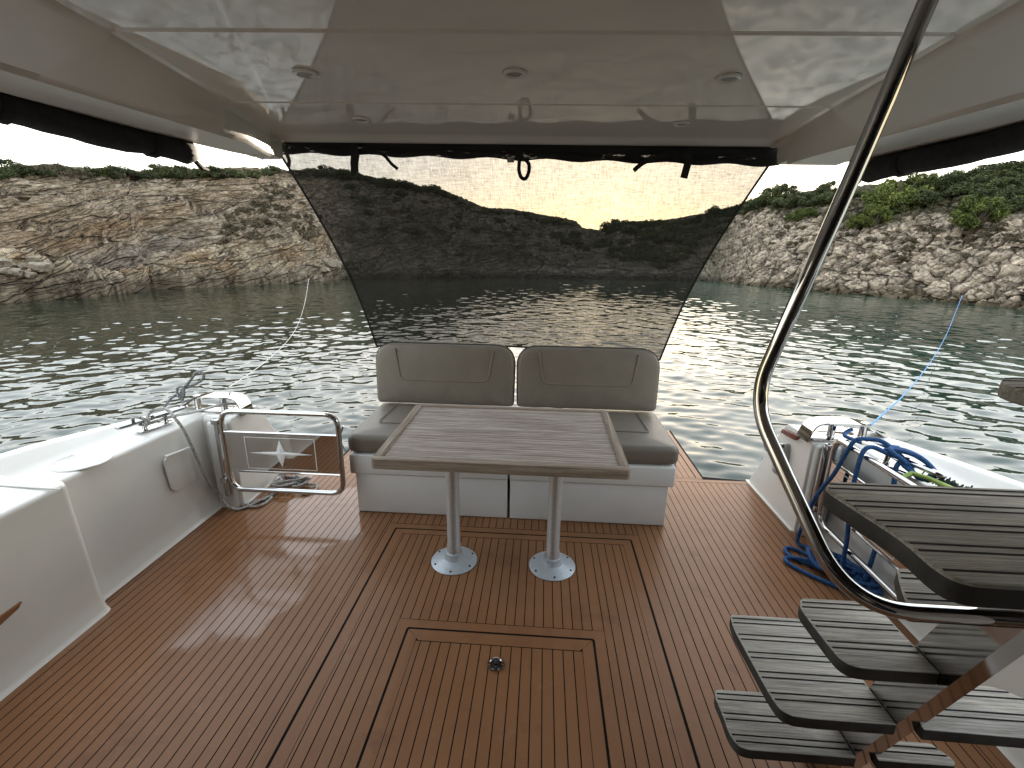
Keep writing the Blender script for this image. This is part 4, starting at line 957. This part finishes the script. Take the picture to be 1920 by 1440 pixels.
# ------------------------------------------------------------------ gates with the compass emblem
def gate(o, e, label):
    """o: hinge-side foot point; e: unit vector along the gate; normal to camera side is computed"""
    t = thing('boarding_gate', label, 'gate', tuple(o))
    O, E_, Zv = Vector(o), Vector(e).normalized(), Vector((0, 0, 1)); N_ = E_.cross(Zv)
    if N_.y > 0 and abs(N_.y) > .5: N_ = -N_
    if abs(N_.x) > .5 and N_.x > 0: N_ = -N_
    wd, h = .715, .515
    P = lambda u, v, n_=0: O + E_ * u + Zv * v + N_ * n_
    q = MB(); q.tube([p_ for p_ in fillet([P(0, 0), P(wd, 0), P(wd, h), P(0, h)], .085, 8, True)], .0155, 16, closed=True); child(t, q, 'tube_frame', MT['steel'])
    q = MB(); pts = [P(.0, .128, .006), P(wd, .128, .006), P(wd, .385, .006), P(.0, .385, .006)]; bk = [p_ - N_ * .008 for p_ in pts]
    q.add([tuple(p_) for p_ in pts + bk], [(0, 1, 2, 3), (7, 6, 5, 4), (0, 4, 5, 1), (1, 5, 6, 2), (2, 6, 7, 3), (3, 7, 4, 0)]); pn = child(t, q, 'mirror_panel', MT['steel_mirror'], smooth_angle=None)
    for v in (.128, .385):
        q = MB(); q.tube([P(.0, v, .004), P(wd, v, .004)], .0075, 8); child(t, q, 'cross_bar', MT['steel'])
    # emblem: outlined rectangle and four-pointed faceted compass star
    q = MB(); a0, a1, b0, b1, th, nn = .13, .565, .150, .358, .0044, .0078
    for (u0, v0, u1, v1) in ((a0, b0, a1, b0 + th), (a0, b1 - th, a1, b1), (a0, b0, a0 + th, b1), (a1 - th, b0, a1, b1)):
        q.add([tuple(P(u0, v0, nn)), tuple(P(u1, v0, nn)), tuple(P(u1, v1, nn)), tuple(P(u0, v1, nn))], [(0, 1, 2, 3)])
    cu, cv = (a0 + a1) / 2, (b0 + b1) / 2
    L, Hh, s_ = .200, .090, .026
    tips = [(-L, 0), (-s_, s_ * .55), (0, Hh), (s_, s_ * .55), (L, 0), (s_, -s_ * .55), (0, -Hh), (-s_, -s_ * .55)]
    pv = [tuple(P(cu + a, cv + b, nn)) for a, b in tips] + [tuple(P(cu, cv, nn + .006))]
    q.add(pv, [(8, 0, 1), (8, 1, 2), (8, 3, 4), (8, 4, 5), (8, 6, 7), (8, 7, 0), (8, 2, 3), (8, 5, 6)])
    child(pn, q, 'compass_emblem', MT['silverlogo'], smooth_angle=None, recalc=False)
    for v in (.06, .445):
        q = MB(); p_ = P(-.035, v); q.box(p_.x - .022, p_.x + .022, p_.y - .018, p_.y + .018, p_.z - .016, p_.z + .016, .004)
        q.tube([P(-.03, v), P(0, v)], .009, 8); child(t, q, 'hinge', MT['steel'])
    return t
gate((-1.900, 2.500, .172), (1, .004, 0), 'closed stainless gate with mirror panel and compass star, beside the port bulwark')
gate((1.625, 2.485, .150), (.0, -1, 0), 'open stainless gate swung back along the starboard side behind the grey steps')
# hinge pillars
q = MB(); q.box(-2.05, -1.925, 2.552, 2.60, -.01, .585, .02, 3); child(boat, q, 'gate_pillar', MT['gelcoat'])
q = MB(); q.box(-1.975, -1.945, 2.520, 2.551, .10, .600, .010, 2); child(boat, q, 'hinge_plate', MT['steel'])
q = MB(); q.box(1.580, 1.72, 2.552, 2.60, -.01, .585, .02, 3); child(boat, q, 'gate_pillar', MT['gelcoat'])
q = MB(); q.box(1.596, 1.652, 2.520, 2.551, .03, .600, .012, 3); child(boat, q, 'hinge_plate', MT['steel'])
# hinge reinforcing plates on the starboard side under the gate
q = MB()
for yy, zz in ((2.25, .22), (2.02, .24)):
    q.box(1.705, 1.716, yy - .05, yy + .05, zz - .03, zz + .03, .008, 2)
child(boat, q, 'side_plate', MT['gelcoat'])

# ------------------------------------------------------------------ shower hatch, stern light
t = thing('shower_hatch', 'open chrome stern shower hatch in the starboard stern corner', 'hatch', (1.55, 2.86, .38))
hp = fil2([(2.79, .50), (2.93, .44), (2.90, .25), (2.76, .265)], .03, 5)
q = MB(); q.prism(hp, 1.535, 1.567, 'x', bev=.006); child(t, q, 'frame', MT['grey_plastic'])
q = MB(); q.prism(fil2([(2.80, .485), (2.915, .43), (2.885, .265), (2.775, .28)], .02, 4), 1.531, 1.536, 'x', bev=.002); child(t, q, 'cover', MT['steel'])
q = MB(); q.tube([(1.53, 2.81, .475), (1.505, 2.83, .47), (1.50, 2.86, .44)], .013, 10, sm=4); q.lathe([(0, 0), (.016, 0), (.016, .03), (0, .03)], (1.505, 2.84, .40), 12, 'x'); child(t, q, 'tap', MT['steel'])
q = MB(); q.tube([(1.527, 2.96, .47), (1.515, 2.975, .46), (1.512, 3.0, .41), (1.52, 2.97, .37)], .010, 8, sm=4); child(t, q, 'shower_hose', MT['grey_plastic'])
q = MB(); q.prism(fil2([(2.70, .585), (2.885, .560), (2.90, .53), (2.73, .545)], .008, 3), 1.545, 1.60, 'x', bev=.004)
sl = q.build('stern_light', MT['red_lens'], origin=(1.56, 2.8, .56)); tag(sl, 'small dark red lens at the top of the starboard stern corner', 'light')

# ------------------------------------------------------------------ stern fairleads (flat chrome arches) and cleats
def fairlead(m, yc, label):
    t = thing('fairlead_arch', label, 'fairlead', (mirx(1.75, m), yc, .606))
    X = lambda x: mirx(x, m)
    pf = [(1.545, .588), (1.560, .640), (1.585, .685), (1.63, .703), (1.72, .705), (1.80, .703), (1.87, .690), (1.96, .640), (2.035, .592)]
    P = [p_ for p_ in smooth([Vector((a, 0, b)) for a, b in pf], 5)]
    q = MB(); hw = .058; sec = []
    for i, p_ in enumerate(P):
        tg = (P[min(i + 1, len(P) - 1)] - P[max(0, i - 1)]).normalized(); n_ = Vector((-tg.z, 0, tg.x)) * .004
        sec.append([(X(p_.x + n_.x), yc - hw, p_.z + n_.z), (X(p_.x + n_.x), yc + hw, p_.z + n_.z), (X(p_.x - n_.x), yc + hw, p_.z - n_.z), (X(p_.x - n_.x), yc - hw, p_.z - n_.z)])
    q.loft(sec, close=True); child(t, q, 'arch_plate', MT['steel'], smooth_angle=30)
    q = MB(); q.box(*sorted((X(1.56), X(2.0))), yc - .075, yc + .075, .604, .611, .003); child(t, q, 'base_plate', MT['steel'])
    for x in (1.70, 1.875):
        q = MB(); q.lathe([(0, .611), (.023, .611), (.020, .618), (.020, .699), (0, .699)], (X(x), yc, 0), 20); child(t, q, 'post', MT['steel'])
    return t
fairlead(0, 2.655, 'flat chrome fairlead arch on the starboard stern corner')
fairlead(1, 2.735, 'flat chrome fairlead arch on the port stern corner, rope eye knotted to it')
def cleat(a, b, z, label):
    A, B = Vector((*a, z)), Vector((*b, z)); C_ = (A + B) / 2; d = (B - A).normalized(); n_ = Vector((-d.y, d.x, 0))
    t = thing('mooring_cleat', label, 'cleat', (C_.x, C_.y, .62))
    q = MB(); Lh = (B - A).length / 2; sec = []
    for u, wd, hh in ((-1, .008, .006), (-.96, .014, .010), (-.8, .0165, .012), (-.3, .017, .013), (.3, .017, .013), (.8, .0165, .012), (.96, .014, .010), (1, .008, .006)):
        c_ = C_ + d * Lh * u; sec.append([tuple(c_ + n_ * wd * math.cos(R(k)) * 1.15 + Vector((0, 0, hh * math.sin(R(k)) * 1.15))) for k in range(22, 382, 45)])
    q.loft(sec, close=True); child(t, q, 'horn_bar', MT['steel'], smooth_angle=30)
    for u in (-.30, .30):
        c_ = C_ + d * Lh * u; q = MB(); q.lathe([(0, 0), (.017, 0), (.011, .012), (.011, z - .64), (0, z - .64)], (c_.x, c_.y, .632), 14); child(t, q, 'foot', MT['steel'])
    q = MB(); q.prism([tuple((C_ + d * Lh * u + n_ * v).xy) for u, v in ((-.5, -.028), (.5, -.028), (.5, .028), (-.5, .028))], .630, .635, 'z', bev=.002); child(t, q, 'base_plate', MT['steel'])
    return C_, d
cleat((-2.238, 2.165), (-2.135, 2.545), .690, 'long chrome mooring cleat on the port coaming with a grey rope turned on it')
cleat((1.792, 1.985), (1.690, 2.375), .690, 'long chrome mooring cleat on the starboard coaming wrapped in blue rope')

# ------------------------------------------------------------------ ropes
def rope(name, pts, r, material, label, cat, sm=8, n=10, group=None):
    q = MB(); q.tube([Vector(p_) for p_ in pts], r, n, sm=sm); c = Vector(pts[0])
    o = q.build(name, material, origin=tuple(c)); return tag(o, label, cat, group)
W = lambda px, py, y: tuple(ony(px, py, y))
rope('mooring_rope', [(-2.17, 2.36, .665), (-2.205, 2.29, .665), (-2.235, 2.27, .70), (-2.19, 2.25, .725), (-2.165, 2.29, .69), (-2.20, 2.31, .655), (-2.165, 2.27, .675), (-2.19, 2.34, .722), (-2.13, 2.36, .738), (-2.09, 2.36, .722), (-2.052, 2.345, .688), (-2.030, 2.362, .612),
     onx(362, 843, -2.02), onx(375, 872, -2.012), onx(390, 903, -2.005), (-2.0, 2.505, .135), (-1.965, 2.505, .055), (-1.915, 2.520, .014), (-1.87, 2.56, .010), (-1.84, 2.62, .010), (-1.80, 2.70, .010), (-1.78, 2.78, .012), (-1.80, 2.86, .012)], .0085, MT['rope_grey'],
     'grey flecked mooring rope running from the port cleat down to the teak', 'rope')
def coil(cx, cy, rx, ry, turns, zr, seed, z0, up):
    rg = np.random.default_rng(seed); P = []
    nn = int(turns * 9)
    for k in range(nn):
        a = k / 9 * 6.283 + rg.normal() * .12; s_ = .55 + .45 * rg.random() if k % 3 else 1
        P.append((cx + rx * s_ * math.cos(a) + rg.normal() * .012, cy + ry * s_ * math.sin(a) + rg.normal() * .012, z0 + zr + up * k / nn + rg.random() * zr * 1.6))
    return P
rope('rope_coil', [(-1.80, 2.86, .012)] + coil(-1.74, 2.86, .13, .09, 4.2, .009, 3, 0, .055) + [(-1.66, 2.86, .03), (-1.56, 2.88, .012), (-1.54, 2.80, .010), (-1.60, 2.74, .010)], .0085, MT['rope_grey'], 'loose heap of grey flecked rope on the teak seen under the port gate', 'rope')
rope('rope_loop', [(-1.80, 2.66, .010), (-1.86, 2.63, .010), (-1.885, 2.595, .010), (-1.84, 2.565, .010), (-1.79, 2.585, .010), (-1.775, 2.64, .010), (-1.78, 2.70, .010)], .0085, MT['rope_grey'], 'single turn of grey rope lying on the teak in front of the port gate', 'rope')
Y_ = 2.70
rope('rope_eye', [W(350, 765, Y_), W(338, 742, Y_), W(345, 728, Y_), W(358, 712, Y_), W(367, 699, Y_), W(376, 697, Y_), W(382, 704, Y_), W(378, 713, Y_), W(362, 722, Y_), W(347, 727, Y_), W(338, 745, 2.66), W(332, 736, 2.66), W(334, 727, 2.67), W(342, 726, 2.67), W(345, 738, 2.66), W(342, 752, 2.66), W(352, 751, 2.64), W(358, 750, 2.68)], .0080, MT['rope_dark'], 'grey rope eye knotted to the post of the port fairlead', 'rope')
rope('rope_tail', [W(330, 740, 2.7), W(318, 750, 2.66), W(305, 768, 2.62)], .007, MT['rope_dark'], 'short rope end leaning from the knot down the port fairlead arch', 'rope')
rope('shore_line', [(-1.98, 2.86, .66), (-1.97, 2.78, .64), (-2.03, 2.70, .655), (-2.10, 2.58, .65), (-2.17, 2.42, .66), (-2.17, 2.36, .66)], .0085, MT['rope_white'], 'white line led from the port fairlead to the cleat', 'rope')
def shore(A, pxs, r0, material, label):
    P = [A] + [onz(px, py, z) for px, py, z in pxs]
    Ps = smooth([Vector(p_) for p_ in P], 8); q = MB(); rr = [max(r0 * .75, .00032 * (p_ - Vector(CP)).length) for p_ in Ps]
    q.tube(Ps, rr, 6); o = q.build('shore_line', material, origin=tuple(P[0])); tag(o, label, 'rope')
shore(ony(428, 727, 2.80), [(470, 699, .47), (510, 668, .22), (540, 638, -.02), (557, 612, -.22), (567, 585, -.36), (573, 560, -.40), (579, 523, -.10)], .0065, MT['rope_white'], 'thin white line stretched from the port stern corner to the rocky shore')
shore(ony(1632, 797, 2.68), [(1665, 768, .48), (1700, 735, .25), (1737, 690, 0), (1760, 655, -.2), (1777, 622, -.33), (1790, 590, -.36), (1804, 554, -.05)], .0075, MT['rope_light_blue'], 'thin light blue line stretched from the starboard stern corner to the pale shore')
# blue rope on the starboard cleat, over the gate, and the heap on the deck
rope('mooring_rope', [(1.80, 2.64, .66), (1.745, 2.60, .655), (1.70, 2.52, .66), (1.725, 2.38, .675), (1.76, 2.24, .72), (1.70, 2.20, .725), (1.715, 2.12, .70), (1.775, 2.15, .66), (1.745, 2.26, .675), (1.70, 2.22, .715), (1.745, 2.13, .735), (1.79, 2.06, .70), (1.76, 2.03, .66), (1.72, 2.12, .675), (1.74, 2.20, .725), (1.765, 2.10, .73), (1.80, 2.04, .675), (1.74, 2.05, .65),
     (1.735, 2.16, .70), (1.71, 2.26, .735), (1.67, 2.30, .735), (1.62, 2.33, .715), (1.60, 2.345, .64), (1.585, 2.38, .50), (1.565, 2.43, .37), (1.54, 2.45, .25), (1.53, 2.47, .10), (1.52, 2.46, .02), (1.55, 2.42, .015)], .0105, MT['rope_blue'], 'thick blue rope wrapped on the starboard cleat and dropping aft of the open gate', 'rope', sm=7)
rope('mooring_rope', [(1.75, 2.14, .70), (1.70, 2.19, .70), (1.645, 2.225, .722), (1.605, 2.235, .700), (1.590, 2.23, .60), (1.588, 2.22, .42), (1.60, 2.20, .22), (1.59, 2.17, .06), (1.60, 2.12, .02)], .0105, MT['rope_blue'], 'second fall of blue rope hanging over the top rail of the open gate', 'rope', sm=8)
rope('mooring_rope', [(1.745, 2.16, .70), (1.70, 2.14, .66), (1.695, 2.12, .55), (1.69, 2.12, .30), (1.66, 2.1, .03)], .0105, MT['rope_blue'], 'third fall of blue rope hanging between the open gate and the bulwark', 'rope', sm=6)
rg = np.random.default_rng(12)
def heap(seed, cx, cy, L, turns, z0):
    rg = np.random.default_rng(seed); P = []
    for k in range(turns * 8):
        a = k / 8 * 6.283; u = math.cos(a) * L * (.55 + .45 * rg.random()); v = math.sin(a) * .075 * (.6 + .8 * rg.random())
        ax, ay = .30, -.95
        P.append((min(cx + ax * u + ay * v * -1 + rg.normal() * .012, 1.70), cy + ay * u + ax * v + rg.normal() * .015, z0 + .012 + rg.random() * .03 + .006 * k / 8))
    return P
rope('rope_heap', [(1.55, 2.42, .015)] + heap(1, 1.59, 2.24, .16, 5, 0) + heap(2, 1.62, 2.14, .15, 4, .025), .0105, MT['rope_blue'], 'heap of thick blue rope on the teak behind the handrail', 'rope', sm=5)
rope('rope_bight', [(1.56, 2.30, .013), (1.48, 2.40, .012), (1.425, 2.40, .012), (1.415, 2.34, .012), (1.47, 2.28, .012), (1.56, 2.22, .014)], .0105, MT['rope_blue'], 'upper of two blue rope bights lying out on the teak', 'rope')
rope('rope_bight', [(1.58, 2.22, .014), (1.47, 2.28, .03), (1.39, 2.315, .012), (1.375, 2.27, .012), (1.42, 2.20, .012), (1.50, 2.12, .012), (1.58, 2.06, .014)], .0105, MT['rope_blue'], 'lower of two blue rope bights lying out on the teak', 'rope')

# deck brush on the starboard coaming
t = thing('deck_brush', 'green handled scrubbing brush with dark bristles lying on the starboard coaming', 'brush', (1.75, 1.98, .63))
q = MB(); q.tube([(1.672, 2.06, .645), (1.715, 2.065, .668), (1.75, 2.02, .668), (1.81, 1.86, .66), (1.84, 1.70, .655)], [.010, .010, .010, .012, .013], 10); child(t, q, 'handle', MT['green_plastic'])
q = MB()
for k in range(170):
    u = rg.random(); p_ = Vector((1.76 + .10 * u, 2.06 - .36 * u, .645)) + Vector((rg.normal() * .010, rg.normal() * .008, 0)); e = p_ + Vector((.035 + rg.normal() * .008, rg.normal() * .01, .030 + rg.normal() * .008)); q.tube([p_, e], .0035, 4)
child(t, q, 'bristles', MT['bristle'])

# ------------------------------------------------------------------ grey teak steps with steel stringer
t = thing('flybridge_steps', 'steep open steps with weathered grey teak treads on a polished steel stringer', 'steps', (.95, 1.14, 0))
XS0, XS1 = .930, .988
def syz(z): return 1.150 - .385 * z          # front edge of the stringer at height z
q = MB(); sec = []
for z in (0.004, 1.9): sec.append([(XS0, syz(z), z), (XS1, syz(z), z), (XS1, syz(z) + .105, z), (XS0, syz(z) + .105, z)])
q.loft(sec, close=True); child(t, q, 'stringer', MT['stringer'], smooth_angle=None)
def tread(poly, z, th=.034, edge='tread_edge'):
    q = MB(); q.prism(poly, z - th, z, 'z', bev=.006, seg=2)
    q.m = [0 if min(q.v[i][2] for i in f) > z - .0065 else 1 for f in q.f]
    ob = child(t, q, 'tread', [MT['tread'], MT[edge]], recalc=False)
    # inlaid caulk stripes in pairs, running across
    g_ = MB(); ys_ = [p_[1] for p_ in poly]; y = max(ys_) - .016
    k = 0
    while y > min(ys_) + .012:
        xs = []
        for i in range(len(poly)):
            a, b = poly[i], poly[(i + 1) % len(poly)]
            if (a[1] - y) * (b[1] - y) < 0: xs.append(a[0] + (b[0] - a[0]) * (y - a[1]) / (b[1] - a[1]))
        if len(xs) >= 2: g_.box(min(xs) + .005, max(xs) - .005, y - .0022, y + .0022, z - .004, z + .0007)
        k += 1; y -= .019 if k % 2 else .048
    child(ob, g_, 'caulk_stripes', MT['rubber'], smooth_angle=None)
    return ob
def tshape(x0, x1, ya, yb, rl=.06, rr=.06, sl=0.0, sr=0.0):
    return fil2([(x0 + sl, yb), (x1 + sr, yb), (x1, ya), (x0, ya)], [rl, rr, .025, .025], 6)
def seen(pts, z): return [tuple(onz(a, b, z)[:2]) for a, b in pts]
def tl(pts, z):
    P = seen(pts, z); return fil2([(XS0 - .001, max(p_[1] for p_ in P))] + P + [(XS0 - .001, P[-1][1])], [.002] + [.012] + [.03] * (len(P) - 2) + [.02, .002], 4)
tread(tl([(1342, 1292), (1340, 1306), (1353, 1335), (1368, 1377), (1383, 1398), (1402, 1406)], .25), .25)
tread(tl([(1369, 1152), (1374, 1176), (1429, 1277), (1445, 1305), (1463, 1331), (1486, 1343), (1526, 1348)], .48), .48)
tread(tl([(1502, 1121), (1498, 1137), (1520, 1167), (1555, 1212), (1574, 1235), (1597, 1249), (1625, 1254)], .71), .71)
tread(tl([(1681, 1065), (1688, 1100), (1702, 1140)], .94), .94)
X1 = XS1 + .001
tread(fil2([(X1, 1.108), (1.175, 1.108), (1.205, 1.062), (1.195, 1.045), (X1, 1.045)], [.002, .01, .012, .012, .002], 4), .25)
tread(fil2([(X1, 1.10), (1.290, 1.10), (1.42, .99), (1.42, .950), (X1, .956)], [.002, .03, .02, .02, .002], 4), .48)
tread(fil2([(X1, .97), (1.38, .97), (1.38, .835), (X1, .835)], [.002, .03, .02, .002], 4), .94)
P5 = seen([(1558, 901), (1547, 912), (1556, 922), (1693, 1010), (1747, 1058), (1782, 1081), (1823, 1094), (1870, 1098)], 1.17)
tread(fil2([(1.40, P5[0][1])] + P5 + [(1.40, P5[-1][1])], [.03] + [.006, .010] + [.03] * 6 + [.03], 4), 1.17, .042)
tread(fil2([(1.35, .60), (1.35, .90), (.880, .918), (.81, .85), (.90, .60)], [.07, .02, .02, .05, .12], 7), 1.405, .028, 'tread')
# handrail of the steps
t = thing('handrail', 'polished steel handrail sweeping from the hardtop down and across the grey steps', 'handrail', (.74, 1.15, 2.1))
path = fillet([dep(1795, -120, .80), dep(1740, 0, .84), dep(1600, 330, .965), dep(1410, 750, 1.15), dep(1588, 1140, .94), dep(1920, 1159, .93), dep(2080, 1168, .93)], [0, .3, .3, .10, .13, .2, 0], 14)
q = MB(); q.tube(path, .0165, 28); child(t, q, 'tube', MT['steel'])
